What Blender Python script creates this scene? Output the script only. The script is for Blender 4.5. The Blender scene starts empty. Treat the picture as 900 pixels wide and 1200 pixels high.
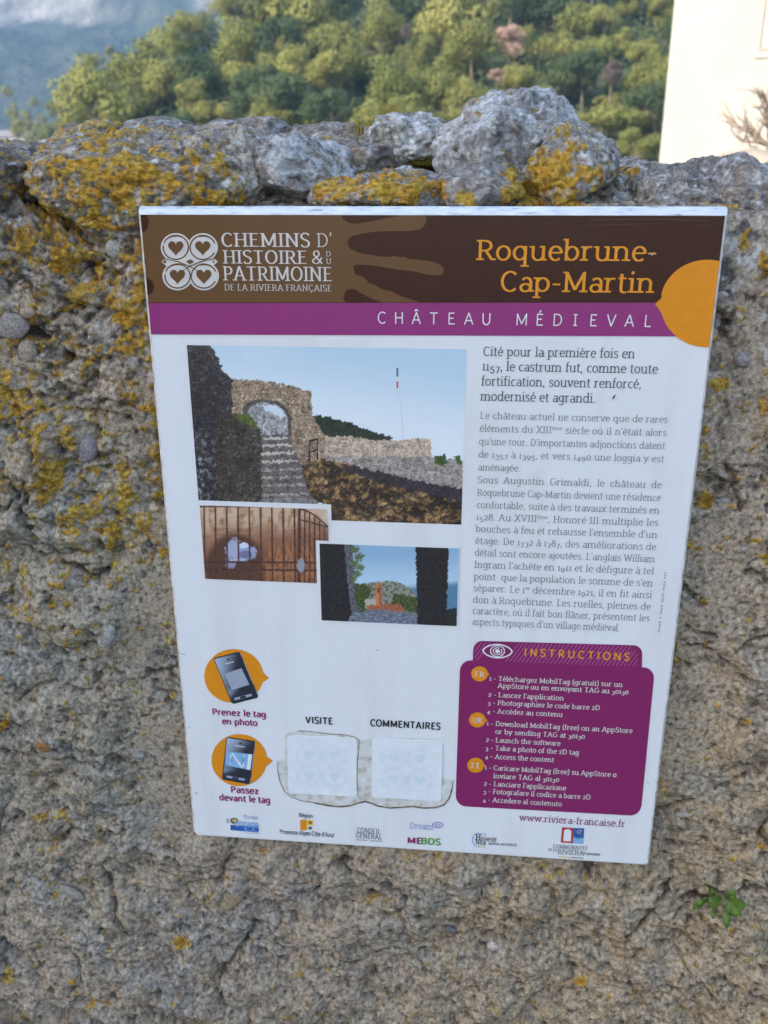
import bpy, bmesh, math, random
import numpy as np
from mathutils import Vector, Matrix

# ------------------------------------------------------------------ camera, world, sun, exposure
SC = bpy.context.scene
COL = SC.collection
CAM = np.array([0.0, 0.0, 1.62])
R = np.array([[0.99526646, 0.03195674, -0.09177932],
              [0.09717336, -0.34103404, 0.93501504],
              [-0.00141984, -0.93950761, -0.34252509]])
F = 1060.26
SIGN_Y = 0.9667                                   # front face of the panel

def at(px, py, Y):                                # design-time helper: photo measurement -> point at distance Y
    d = R @ np.array([(px - 450) / F, (py - 600) / F, 1.0])
    return CAM + d * (Y / d[1])

def proj(P):                                      # world points (n,3) -> photo measurements
    c = (P - CAM) @ R
    w = np.maximum(c[:, 2], 0.05)
    return 450 + F * c[:, 0] / w, 600 + F * c[:, 1] / w

cd = bpy.data.cameras.new('camera'); cam = bpy.data.objects.new('camera', cd); COL.objects.link(cam)
M4 = Matrix.Identity(4)
for i in range(3):
    M4[i][0] = R[i, 0]; M4[i][1] = -R[i, 1]; M4[i][2] = -R[i, 2]; M4[i][3] = CAM[i]
cam.matrix_world = M4
cd.sensor_fit = 'VERTICAL'; cd.sensor_height = 24.0; cd.sensor_width = 18.0
cd.lens = 24.0 * F / 1200.0
cd.clip_start = 0.02; cd.clip_end = 20000
cd.dof.use_dof = True; cd.dof.focus_distance = 1.0; cd.dof.aperture_fstop = 5.0
SC.camera = cam
SC.render.resolution_x = 768; SC.render.resolution_y = 1024

SUN_DIR = Vector((0.60, 0.72, -0.46)).normalized()     # the way the light travels
sun_el = math.asin(-SUN_DIR.z); to_sun = -SUN_DIR
world = bpy.data.worlds.new('World'); SC.world = world; world.use_nodes = True
wn = world.node_tree.nodes; wl = world.node_tree.links
sky = wn.new('ShaderNodeTexSky'); sky.sky_type = 'NISHITA'; sky.sun_disc = False
sky.sun_elevation = sun_el
sky.sun_rotation = math.atan2(to_sun.x, to_sun.y)
sky.altitude = 300; sky.air_density = 0.9; sky.dust_density = 2.4; sky.ozone_density = 1.0
wn['Background'].inputs['Strength'].default_value = 0.15
wl.new(sky.outputs[0], wn['Background'].inputs[0])
sl = bpy.data.lights.new('sun', 'SUN'); sl.energy = 2.2; sl.angle = math.radians(0.5); sl.color = (1.0, 0.90, 0.74)
so = bpy.data.objects.new('sun', sl); COL.objects.link(so)
so.rotation_euler = SUN_DIR.to_track_quat('-Z', 'Y').to_euler()
SC.view_settings.view_transform = 'Standard'; SC.view_settings.look = 'None'
SC.view_settings.gamma = 1.0; SC.view_settings.use_curve_mapping = False
SC.view_settings.exposure = 1.78
try:
    SC.cycles.volume_bounces = 0; SC.cycles.max_bounces = 6; SC.cycles.diffuse_bounces = 3
    SC.cycles.use_denoising = True
except Exception:
    pass

# ------------------------------------------------------------------ noise
rng0 = np.random.RandomState(7)
PERM = rng0.permutation(256); PERM = np.concatenate([PERM, PERM, PERM])
GA = rng0.rand(256) * 2 * np.pi; G2X = np.cos(GA).astype(np.float32); G2Y = np.sin(GA).astype(np.float32)
g3 = rng0.normal(size=(256, 3)); g3 /= np.linalg.norm(g3, axis=1)[:, None]; g3 = g3.astype(np.float32)
RT = rng0.rand(256, 4).astype(np.float32)

def fade(t): return t * t * t * (t * (t * 6 - 15) + 10)

def noise2(x, y):
    xi = np.floor(x).astype(np.int64); yi = np.floor(y).astype(np.int64)
    xf = (x - xi).astype(np.float32); yf = (y - yi).astype(np.float32); xi &= 255; yi &= 255
    u = fade(xf); v = fade(yf)
    def g(a, b, dx, dy):
        h = PERM[PERM[(xi + a)] + yi + b] & 255
        return G2X[h] * dx + G2Y[h] * dy
    a = g(0, 0, xf, yf); b = g(1, 0, xf - 1, yf); c = g(0, 1, xf, yf - 1); d = g(1, 1, xf - 1, yf - 1)
    return 1.5 * ((a + u * (b - a)) * (1 - v) + (c + u * (d - c)) * v)

def noise3(p):
    pi = np.floor(p).astype(np.int64); f = (p - pi).astype(np.float32); pi &= 255
    u = fade(f); out = 0
    for a in (0, 1):
        for b in (0, 1):
            for c in (0, 1):
                h = PERM[PERM[PERM[pi[:, 0] + a] + pi[:, 1] + b] + pi[:, 2] + c] & 255
                g = g3[h]
                d = g[:, 0] * (f[:, 0] - a) + g[:, 1] * (f[:, 1] - b) + g[:, 2] * (f[:, 2] - c)
                w = (u[:, 0] if a else 1 - u[:, 0]) * (u[:, 1] if b else 1 - u[:, 1]) * (u[:, 2] if c else 1 - u[:, 2])
                out = out + w * d
    return 1.4 * out

def fbm2(x, y, o=4, g=0.5):
    s = 0; a = 1.0; t = 0
    for i in range(o):
        s = s + a * noise2(x * 2 ** i + 17.3 * i, y * 2 ** i + 5.7 * i); t += a; a *= g
    return s / t * 1.4

def ridge2(x, y, o=4, g=0.55):
    s = 0; a = 1.0; t = 0
    for i in range(o):
        s = s + a * (1 - 2 * np.abs(noise2(x * 2 ** i + 9.1 * i, y * 2 ** i + 3.3 * i))); t += a; a *= g
    return s / t

def fbm3(p, o=4, g=0.5):
    s = 0; a = 1.0; t = 0
    for i in range(o):
        s = s + a * noise3(p * 2 ** i + 11.7 * i); t += a; a *= g
    return s / t * 1.4

def worley2(x, y, seed=0):                        # nearest, second nearest, cell random
    xi = np.floor(x).astype(np.int64); yi = np.floor(y).astype(np.int64)
    d1 = np.full(x.shape, 9.0); d2 = np.full(x.shape, 9.0); r = np.zeros(x.shape)
    for a in (-1, 0, 1):
        for b in (-1, 0, 1):
            h = PERM[PERM[(xi + a + seed) & 255] + ((yi + b) & 255)] & 255
            d = np.hypot(xi + a + RT[h, 0] - x, yi + b + RT[h, 1] - y)
            m = d < d1
            d2 = np.where(m, d1, np.minimum(d2, d)); r = np.where(m, RT[h, 2], r); d1 = np.where(m, d, d1)
    return d1, d2, r

def sst(a, b, x):
    t = np.clip((x - a) / (b - a), 0, 1); return t * t * (3 - 2 * t)

def mix(a, b, t):
    t = np.asarray(t)
    if t.ndim: t = t[..., None]
    return np.asarray(a) * (1 - t) + np.asarray(b) * t

# ------------------------------------------------------------------ object helpers
def tag(o, label=None, cat=None, group=None, kind=None):
    if label: o['label'] = label
    if cat: o['category'] = cat
    if group: o['group'] = group
    if kind: o['kind'] = kind
    return o

def empty(name, loc=(0, 0, 0), rz=0.0):
    o = bpy.data.objects.new(name, None); COL.objects.link(o); o.location = loc; o.rotation_euler = (0, 0, rz)
    o.empty_display_size = 0.05
    return o

def mesh_np(name, V, faces, mat, parent=None, col=None, smooth=False, loc=None):
    """V (n,3) array; faces (m,3|4) int array or list of lists"""
    me = bpy.data.meshes.new(name)
    V = np.asarray(V, dtype=np.float32)
    if isinstance(faces, np.ndarray):
        m, k = faces.shape
        me.vertices.add(len(V)); me.vertices.foreach_set('co', V.ravel())
        me.loops.add(m * k); me.loops.foreach_set('vertex_index', faces.astype(np.int32).ravel())
        me.polygons.add(m); me.polygons.foreach_set('loop_start', np.arange(0, m * k, k, dtype=np.int32))
        me.update(calc_edges=True)
    else:
        me.from_pydata([tuple(map(float, v)) for v in V], [], faces); me.update()
    if col is not None:
        at_ = me.color_attributes.new('Col', 'FLOAT_COLOR', 'POINT')
        c4 = np.ones((len(V), 4), np.float32); c4[:, :3] = col
        at_.data.foreach_set('color', c4.ravel())
    if smooth: me.polygons.foreach_set('use_smooth', np.ones(len(me.polygons), bool))
    me.materials.append(mat)
    o = bpy.data.objects.new(name, me); COL.objects.link(o)
    if parent is not None: o.parent = parent
    if loc is not None: o.location = loc
    return o

def grid_faces(nx, ny):                           # vertices index j*nx+i
    i, j = np.meshgrid(np.arange(nx - 1), np.arange(ny - 1))
    a = (j * nx + i).ravel()
    return np.stack([a, a + 1, a + nx + 1, a + nx], 1)

class MB:
    def __init__(s): s.v = []; s.f = []
    def add(s, v, f):
        n = len(s.v); s.v += [tuple(p) for p in v]; s.f += [[i + n for i in q] for q in f]
    def box(s, x0, x1, y0, y1, z0, z1):
        s.add([(x0, y0, z0), (x1, y0, z0), (x1, y1, z0), (x0, y1, z0), (x0, y0, z1), (x1, y0, z1), (x1, y1, z1), (x0, y1, z1)],
              [(0, 3, 2, 1), (4, 5, 6, 7), (0, 1, 5, 4), (1, 2, 6, 5), (2, 3, 7, 6), (3, 0, 4, 7)])
    def tube(s, pts, rad, n=6):
        pts = [np.array(p, float) for p in pts]
        if not hasattr(rad, '__len__'): rad = [rad] * len(pts)
        rings = []
        for i, p in enumerate(pts):
            t = pts[min(i + 1, len(pts) - 1)] - pts[max(i - 1, 0)]; t /= np.linalg.norm(t) + 1e-9
            a = np.cross(t, (0.3, 0.9, 0.2) if abs(t[2]) > .8 else (0, 0, 1)); a /= np.linalg.norm(a); b = np.cross(t, a)
            rings.append([tuple(p + rad[i] * (a * math.cos(2 * math.pi * k / n) + b * math.sin(2 * math.pi * k / n))) for k in range(n)])
        v = [q for r_ in rings for q in r_]
        f = [(i * n + k, i * n + (k + 1) % n, (i + 1) * n + (k + 1) % n, (i + 1) * n + k) for i in range(len(pts) - 1) for k in range(n)]
        f += [tuple(range(n))[::-1], tuple((len(pts) - 1) * n + k for k in range(n))]
        s.add(v, f)
    def build(s, name, mat, parent=None, smooth=False):
        return mesh_np(name, np.array(s.v), s.f, mat, parent, smooth=smooth)

# ------------------------------------------------------------------ materials
def newmat(name):
    m = bpy.data.materials.new(name); m.use_nodes = True
    return m, m.node_tree.nodes, m.node_tree.links, m.node_tree.nodes['Principled BSDF']

def flat(name, rgb, rough=0.35, spec=0.4, vary=0.04, scale=60, coat=0.0):
    m, n, l, b = newmat(name)
    t = n.new('ShaderNodeTexNoise'); t.inputs['Scale'].default_value = scale; t.inputs['Detail'].default_value = 4
    g = n.new('ShaderNodeTexCoord'); l.new(g.outputs['Object'], t.inputs['Vector'])
    r = n.new('ShaderNodeValToRGB'); l.new(t.outputs['Fac'], r.inputs[0])
    r.color_ramp.elements[0].position = 0.3; r.color_ramp.elements[1].position = 0.7
    r.color_ramp.elements[0].color = tuple(c * (1 - vary) for c in rgb) + (1,)
    r.color_ramp.elements[1].color = tuple(min(1, c * (1 + vary)) for c in rgb) + (1,)
    l.new(r.outputs[0], b.inputs['Base Color'])
    b.inputs['Roughness'].default_value = rough; b.inputs['Specular IOR Level'].default_value = spec
    b.inputs['Coat Weight'].default_value = coat; b.inputs['Coat Roughness'].default_value = 0.12
    return m

def rock_mat(name, s1=190, s2=900, bump=0.8, dist=0.0011):
    m, n, l, b = newmat(name)
    a = n.new('ShaderNodeVertexColor'); a.layer_name = 'Col'
    g = n.new('ShaderNodeTexCoord')
    t1 = n.new('ShaderNodeTexNoise'); t1.inputs['Scale'].default_value = s1; t1.inputs['Detail'].default_value = 6; t1.inputs['Roughness'].default_value = 0.7
    t2 = n.new('ShaderNodeTexNoise'); t2.inputs['Scale'].default_value = s2; t2.inputs['Detail'].default_value = 3
    l.new(g.outputs['Object'], t1.inputs[0]); l.new(g.outputs['Object'], t2.inputs[0])
    r = n.new('ShaderNodeValToRGB'); l.new(t1.outputs['Fac'], r.inputs[0])
    e = r.color_ramp.elements; e[0].position = 0.34; e[0].color = (0.40, 0.37, 0.34, 1); e[1].position = 0.64; e[1].color = (1.42, 1.42, 1.42, 1)
    mx = n.new('ShaderNodeMix'); mx.data_type = 'RGBA'; mx.blend_type = 'MULTIPLY'; mx.inputs[0].default_value = 0.85
    l.new(a.outputs[0], mx.inputs[6]); l.new(r.outputs[0], mx.inputs[7]); l.new(mx.outputs[2], b.inputs['Base Color'])
    ad = n.new('ShaderNodeMath'); ad.operation = 'ADD'; l.new(t1.outputs['Fac'], ad.inputs[0]); l.new(t2.outputs['Fac'], ad.inputs[1])
    bp = n.new('ShaderNodeBump'); bp.inputs['Strength'].default_value = bump; bp.inputs['Distance'].default_value = dist
    l.new(ad.outputs[0], bp.inputs['Height']); l.new(bp.outputs[0], b.inputs['Normal'])
    b.inputs['Roughness'].default_value = 0.9; b.inputs['Specular IOR Level'].default_value = 0.25
    return m
M_ROCK = rock_mat('weathered_stone')

def noise_ramp(name, stops, scale, rough=0.9, detail=6, bump=0.0, dist=0.05, vec=(1, 1, 1)):
    m, n, l, b = newmat(name)
    g = n.new('ShaderNodeTexCoord'); mp = n.new('ShaderNodeMapping'); mp.inputs['Scale'].default_value = vec
    l.new(g.outputs['Object'], mp.inputs[0])
    t = n.new('ShaderNodeTexNoise'); t.inputs['Scale'].default_value = scale; t.inputs['Detail'].default_value = detail; t.inputs['Roughness'].default_value = .6
    l.new(mp.outputs[0], t.inputs[0])
    r = n.new('ShaderNodeValToRGB'); l.new(t.outputs['Fac'], r.inputs[0])
    while len(r.color_ramp.elements) < len(stops): r.color_ramp.elements.new(0.5)
    for e, (p, c) in zip(r.color_ramp.elements, stops): e.position = p; e.color = tuple(c) + (1,)
    l.new(r.outputs[0], b.inputs['Base Color']); b.inputs['Roughness'].default_value = rough
    b.inputs['Specular IOR Level'].default_value = 0.3
    if bump:
        bp = n.new('ShaderNodeBump'); bp.inputs['Strength'].default_value = bump; bp.inputs['Distance'].default_value = dist
        l.new(t.outputs['Fac'], bp.inputs['Height']); l.new(bp.outputs[0], b.inputs['Normal'])
    return m

def leaf_mat(name, c0, c1, scale=0.9):
    m, n, l, b = newmat(name)
    oi = n.new('ShaderNodeObjectInfo'); g = n.new('ShaderNodeTexCoord')
    t = n.new('ShaderNodeTexNoise'); t.inputs['Scale'].default_value = scale; l.new(g.outputs['Object'], t.inputs[0])
    ad = n.new('ShaderNodeMath'); ad.operation = 'MULTIPLY_ADD'; l.new(oi.outputs['Random'], ad.inputs[0]); ad.inputs[1].default_value = 0.6
    mt = n.new('ShaderNodeMath'); mt.operation = 'MULTIPLY_ADD'; l.new(t.outputs['Fac'], mt.inputs[0]); mt.inputs[1].default_value = 0.9; mt.inputs[2].default_value = -0.25
    l.new(mt.outputs[0], ad.inputs[2])
    r = n.new('ShaderNodeValToRGB'); l.new(ad.outputs[0], r.inputs[0])
    r.color_ramp.elements[0].color = tuple(c0) + (1,); r.color_ramp.elements[1].color = tuple(c1) + (1,)
    l.new(r.outputs[0], b.inputs['Base Color']); b.inputs['Roughness'].default_value = 0.7; b.inputs['Specular IOR Level'].default_value = 0.2
    tr = n.new('ShaderNodeBsdfTranslucent'); l.new(r.outputs[0], tr.inputs[0])
    ms = n.new('ShaderNodeMixShader'); ms.inputs[0].default_value = 0.16
    out = n['Material Output']; l.new(b.outputs[0], ms.inputs[1]); l.new(tr.outputs[0], ms.inputs[2]); l.new(ms.outputs[0], out.inputs[0])
    return m
M_BARK = noise_ramp('pine_bark', [(0.3, (0.12, 0.09, 0.07)), (0.7, (0.30, 0.24, 0.19))], 6)
M_PINE = leaf_mat('pine_foliage', (0.125, 0.15, 0.036), (0.34, 0.325, 0.095))
M_DARK = leaf_mat('scrub_foliage', (0.045, 0.075, 0.034), (0.115, 0.150, 0.062))
M_DRY = leaf_mat('dry_foliage', (0.40, 0.25, 0.19), (0.52, 0.36, 0.29))
M_GREYF = leaf_mat('bare_twigs', (0.13, 0.10, 0.085), (0.20, 0.16, 0.14))
# ------------------------------------------------------------------ terrain
def terrain_h(x, y):
    # level terrace round the wall, then the valley beyond it
    drop = -34 * sst(14, 90, y) - 60 * sst(300, 700, y)
    side = sst(-40, -12, x)
    return drop + 1.5 * fbm2(x / 60, y / 60, 3) * sst(20, 80, np.hypot(x, y)) - 0.02

nr, na = 150, 220
rr = np.concatenate([[0.0], np.geomspace(0.6, 2400, nr - 1)]); aa = np.linspace(0, 2 * np.pi, na)
A, Rr = np.meshgrid(aa, rr); gx = (Rr * np.cos(A)).ravel(); gy = (Rr * np.sin(A)).ravel()
M_GROUND = noise_ramp('ground_soil_and_paving', [(0.25, (0.22, 0.185, 0.14)), (0.55, (0.34, 0.29, 0.22)), (0.8, (0.42, 0.36, 0.28))], 1.4, bump=.4, dist=.02)
tag(mesh_np('ground', np.stack([gx, gy, terrain_h(gx, gy)], 1), grid_faces(na, nr), M_GROUND, smooth=True), 'pale stony ground of the terrace and the valley floor beyond', kind='structure')

# near hill: a wooded spur, its left flank falls away where the photo shows its outline
SIL = [(-60, 225), (50, 176), (95, 128), (150, 90), (190, 62), (250, 34), (315, 2), (420, -60)]
def hill_z(Y): return 1.62 - 1.5 + (Y - 120) * 0.43 - sst(235, 420, Y) * (Y - 235) * 0.30
ez = np.array([(CAM[2] - 0 + 0) for _ in SIL])
_edge = []
for (sx, sy) in SIL:
    best = None
    for Y in np.linspace(95, 420, 400):
        P = at(sx, sy + 22, Y)
        if hill_z(Y) >= P[2]: best = (Y, P[0]); break
    if best: _edge.append(best)
_edge.sort(); EY = np.array([e[0] for e in _edge]); EX = np.array([e[1] for e in _edge])
def hill_h(x, y):
    xe = np.interp(y, EY, EX)
    fall = np.maximum(0, xe + 2 - x)
    z = 0.12 + (y - 120) * 0.43 - sst(235, 420, y) * (y - 235) * 0.30
    z = z + 2.2 * fbm2(x / 26, y / 26, 4) * sst(0, 30, x - xe + 20)
    return z - 0.85 * fall - 0.004 * fall ** 2
hx = np.linspace(-190, 330, 210); hy = np.linspace(45, 460, 170)
HX, HY = np.meshgrid(hx, hy); hx_, hy_ = HX.ravel(), HY.ravel()
M_HILL = noise_ramp('hill_earth_and_scrub', [(0.3, (0.035, 0.05, 0.022)), (0.55, (0.07, 0.085, 0.04)), (0.8, (0.16, 0.13, 0.09))], 0.25, detail=8, bump=.6, dist=1.0)
tag(mesh_np('hill', np.stack([hx_, hy_, hill_h(hx_, hy_)], 1), grid_faces(210, 170), M_HILL, smooth=True), 'steep wooded spur across the valley', kind='structure')

# far mountain with a pale cliff band
def mount_h(x, y):
    z = -60 + (y - 650) * 0.37 + sst(-400, -1400, x) * 30
    z = z + 40 * fbm2(x / 420, y / 420, 5) + 14 * ridge2(x / 130 + .3 * y / 130, y / 200, 4)
    cl = sst(1330, 1420, y + 60 * fbm2(x / 200, y / 200, 3) + 0.18 * (x + 700))
    return z + 70 * cl, cl
mx_ = np.linspace(-1900, 1500, 300); my_ = np.linspace(560, 1720, 240)
MX, MY = np.meshgrid(mx_, my_); mx_, my_ = MX.ravel(), MY.ravel()
mz, mcl = mount_h(mx_, my_)
ppx, ppy = proj(np.stack([mx_, my_, mz], 1))
slope = np.abs(np.gradient(mz.reshape(MX.shape), axis=0)).ravel() / (my_.reshape(MX.shape)[1, 0] - my_.reshape(MX.shape)[0, 0])
band = 26 + 14 * fbm2(ppx / 60, ppy / 30, 3) + np.clip((60 - ppx) * .05, -40, 4)
rockm = sst(6, -6, ppy - band + 12 * fbm2(mx_ / 30, my_ / 60, 4)) * sst(150, 120, ppx + 30 * fbm2(mx_ / 60, my_ / 60, 3)) 
rockm = np.maximum(rockm, .8 * sst(20, 6, ppy + 8 * fbm2(mx_ / 40, my_ / 40, 4)) * sst(215, 240, ppx) * sst(330, 290, ppx)) * sst(-.5, .1, fbm2(mx_ / 22, my_ / 45, 4) + .25)
rockm = np.maximum(rockm, .35 * sst(0.45, 0.75, fbm2(mx_ / 50 + 4, my_ / 50, 4)))
mc = mix((0.02, 0.032, 0.018), (0.06, 0.068, 0.045), sst(-.3, .5, fbm2(mx_ / 60, my_ / 60, 5)))
mc = mix(mc, (0.235, 0.22, 0.205), rockm)
M_MOUNT = rock_mat('mountain_rock_and_maquis', 0.02, 0.09, 0.8, 12.0)
tag(mesh_np('mountain', np.stack([mx_, my_, mz], 1), grid_faces(300, 240), M_MOUNT, col=mc, smooth=True), 'distant mountainside of scrub and pale cliffs, blue with haze', kind='structure')

# ------------------------------------------------------------------ unseen keep-like block added behind the camera to shade the wall
M_SHADE_BLOCK = noise_ramp('shade_block_masonry', [(0.3, (0.24, 0.21, 0.17)), (0.7, (0.42, 0.38, 0.32))], 3.0, bump=.6, dist=.05)
keep = empty('shade_block', (-8.6, -11.0, 0))
kb = MB(); kb.box(-4.2, 4.2, -3.5, 2.0, 0, 8.6); kb.build('wall', M_SHADE_BLOCK, keep)
for i in range(6):
    b_ = MB(); b_.box(-4.2 + i * 1.5, -3.3 + i * 1.5, 1.4, 2.02, 8.6, 9.5); b_.build('shade_block_merlon', M_SHADE_BLOCK, keep)
tag(keep, 'unseen square block added behind the viewpoint to cast shade on the panel', 'shade block')

# ------------------------------------------------------------------ white building at the right
M_PLASTER = noise_ramp('cream_plaster', [(0.3, (0.42, 0.39, 0.345)), (0.7, (0.48, 0.45, 0.40))], 1.2, bump=.25, dist=.02)
M_PLASTER2 = noise_ramp('window_shutter_paint', [(0.3, (0.44, 0.41, 0.37)), (0.7, (0.48, 0.45, 0.41))], 3)
M_TRIM = flat('grey_window_trim', (0.42, 0.38, 0.34), 0.6)
BY = 9.0
bl = at(781.5, 95, BY)[0]
house = empty('plastered_house', (bl, BY, 0))
TH = math.radians(-27); house.rotation_euler = (0, 0, TH)
hit = None
for t_ in np.linspace(5, 12, 4000):                # where the window corner's sight line meets the turned front wall
    q_ = at(888, 59, t_); lx_ = (q_[0] - bl) * math.cos(TH) + (q_[1] - BY) * math.sin(TH); ly_ = -(q_[0] - bl) * math.sin(TH) + (q_[1] - BY) * math.cos(TH)
    if ly_ >= 0: hit = (lx_, q_[2]); break
wx0, wz0 = hit; wz1 = wz0 + 1.3
hb = MB()          # front wall round a window opening, then the rest of the block
D0 = 0.25
W1 = 6.5; HT = 8.6; ww = 1.1
hb.box(0, wx0, 0, D0, 0, HT); hb.box(wx0, wx0 + ww, 0, D0, 0, wz0); hb.box(wx0, wx0 + ww, 0, D0, wz1, HT); hb.box(wx0 + ww, W1, 0, D0, 0, HT)
hb.box(0, W1, D0, 6.0, 0, HT)
hb.build('wall', M_PLASTER, house)
win = MB(); t_ = 0.016
win.box(wx0, wx0 + t_, -.012, .04, wz0, wz1); win.box(wx0 + ww - t_, wx0 + ww, -.012, .04, wz0, wz1)
win.box(wx0 + t_, wx0 + ww - t_, -.012, .04, wz0, wz0 + t_); win.box(wx0 + t_, wx0 + ww - t_, -.012, .04, wz1 - t_, wz1)
wf = win.build('window', M_TRIM, house)
for k in range(2):
    s_ = MB(); a0 = wx0 + t_ + .004 + k * (ww / 2 - t_); s_.box(a0, a0 + ww / 2 - t_ - .006, .002, .035, wz0 + t_ + .004, wz1 - t_ - .004); s_.build('shutter', M_PLASTER2, wf)
s_ = MB(); s_.box(wx0 - .02, wx0 + ww + .02, -.014, .10, wz0 - .06, wz0 - .012); s_.build('sill', M_PLASTER2, wf)
r_ = MB(); r_.add([(-.3, -.3, HT), (W1 + .3, -.3, HT), (W1 + .3, 6.3, HT), (-.3, 6.3, HT), (-.3, 3, HT + 1.4), (W1 + .3, 3, HT + 1.4)],
                  [(0, 1, 5, 4), (2, 3, 4, 5), (0, 4, 3), (1, 2, 5), (0, 3, 2, 1)])
M_TILE = noise_ramp('roof_tile_clay', [(0.3, (0.32, 0.13, 0.07)), (0.7, (0.45, 0.22, 0.13))], 5)
r_.build('roof', M_TILE, house)
tag(house, 'sunlit cream plastered house rising behind the wall at the right', 'house')

# pale stone ledge in front of the house, and the bare plant on it
def rough_block(name, x0, x1, y0, y1, z0, z1, mat, n=(60, 16), amp=0.05, seed=0, parent=None, col=None):
    nx, ny = n
    X, Yg = np.meshgrid(np.linspace(x0, x1, nx), np.linspace(0, 1, ny)); X = X.ravel(); T = Yg.ravel()
    # profile: up the face, over the top, down the back
    prof = np.array([(y0, z0), (y0, z0 + .7 * (z1 - z0)), (y0 + .02, z1 - .06), (y0 + .10, z1), (y1 - .10, z1), (y1 - .02, z1 - .06), (y1, z0)])
    tt = np.array([0, .25, .4, .5, .7, .8, 1.0])
    Y_ = np.interp(T, tt, prof[:, 0]); Z_ = np.interp(T, tt, prof[:, 1])
    nz = fbm2(X * 1.7 + seed, T * 6 + seed, 4)
    w = sst(0, .2, T) * sst(1, .85, T)
    return mesh_np(name, np.stack([X, Y_ - amp * nz, Z_ + amp * 1.3 * nz * w], 1), grid_faces(nx, ny), mat, parent, col=col, smooth=True)
M_LEDGE = noise_ramp('sunlit_limestone', [(0.3, (0.36, 0.29, 0.21)), (0.6, (0.50, 0.43, 0.33)), (0.85, (0.62, 0.56, 0.46))], 9, bump=.6, dist=.03)
lx0 = at(772, 193, 6.5)[0]; lz = at(800, 195, 6.5)[2]
tag(rough_block('garden_wall', lx0, lx0 + 5, 6.5, 7.1, 0, lz, M_LEDGE, (90, 24), 0.035), 'pale rubble garden wall at the foot of the cream house', 'wall')

def limb(p0, d, ln, r, depth, mb, rg):
    pts = [np.array(p0)]; d = np.array(d, float); k = 5
    for i in range(k):
        d = d + rg.normal(0, .16, 3) + np.array([0, 0, .06]); d /= np.linalg.norm(d); pts.append(pts[-1] + d * ln / k)
    mb.tube(pts, [r * (1 - .55 * i / k) for i in range(k + 1)], 5)
    if depth:
        for i in range(2, k + 1):
            for _ in range(2 if depth > 1 else 1):
                nd = d + rg.normal(0, .55, 3); nd /= np.linalg.norm(nd)
                limb(pts[i], nd, ln * rg.uniform(.35, .6), r * .5, depth - 1, mb, rg)
rg = np.random.RandomState(5)
pb = at(903, 172, 5.6)
bush = empty('bare_shrub', tuple(pb))
M_TWIG = noise_ramp('dry_twig', [(0.3, (0.20, 0.15, 0.11)), (0.7, (0.36, 0.28, 0.21))], 40)
for k, (dx, dz, ln) in enumerate([(-1.0, .45, .30), (-.8, .15, .26), (-.45, 1.0, .30), (-.15, 1.0, .26), (.3, .9, .3), (.9, .6, .3), (-1.0, .75, .22)]):
    mb = MB(); limb((0, 0, 0), (dx, rg.uniform(-.3, .3), dz), ln * .85, .009, 2, mb, rg); mb.build('branch', M_TWIG, bush)
mb = MB(); mb.tube([(0.02, 0, -.28), (0, 0, -.1), (.0, 0, .02)], [.05, .035, .02], 7); mb.build('trunk', M_TWIG, bush)
tag(bush, 'bare brown twiggy shrub in front of the cream house wall', 'shrub')
def blob(name, c, r, mat, parent=None, sub=3, seed=0, amp=.25):
    bm = bmesh.new(); bmesh.ops.create_icosphere(bm, subdivisions=sub, radius=1)
    V = np.array([v.co[:] for v in bm.verts]); Fc = np.array([[v.index for v in f.verts] for f in bm.faces]); bm.free()
    V = V * (1 + amp * fbm3(V * 1.3 + seed, 4))[:, None]
    return mesh_np(name, V * np.array(r), Fc, mat, parent, smooth=True, loc=tuple(c))
tag(blob('pale_rock', at(873, 186, 5.2) + np.array([0.02, 0, -.06]), (.19, .2, .11), M_LEDGE, seed=4), 'pale sunlit rock at the root of the bare shrub', 'rock')
# its footing: the rubble mound under rock and shrub
tag(rough_block('rubble_bank', at(835, 200, 4.9)[0], at(835, 200, 4.9)[0] + 3.0, 4.9, 6.1, 0, at(873, 197, 5.2)[2] - .03, M_LEDGE, (50, 20), 0.05, 9), 'low rubble bank carrying the pale rock and the bare shrub', 'wall')

# pale roof far down the valley, left edge
vb = at(8, 160, 420); vh = empty('valley_building', (vb[0], 420, vb[2] - 22))
mb = MB(); mb.box(-30, 11, 0, 14, -20, 22); mb.build('wall', flat('far_white_wall', (0.30, 0.30, 0.29), .8), vh)
mb = MB(); mb.add([(-31, -1, 22), (12, -1, 22), (12, 15, 22), (-31, 15, 22), (-31, 7, 25), (12, 7, 25)], [(0, 1, 5, 4), (2, 3, 4, 5), (0, 4, 3), (1, 2, 5), (0, 3, 2, 1)])
mb.build('roof', flat('far_pale_roof', (0.26, 0.24, 0.22), .8), vh)
tag(vh, 'pale hazy building in the valley at the left edge', 'building')

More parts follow.
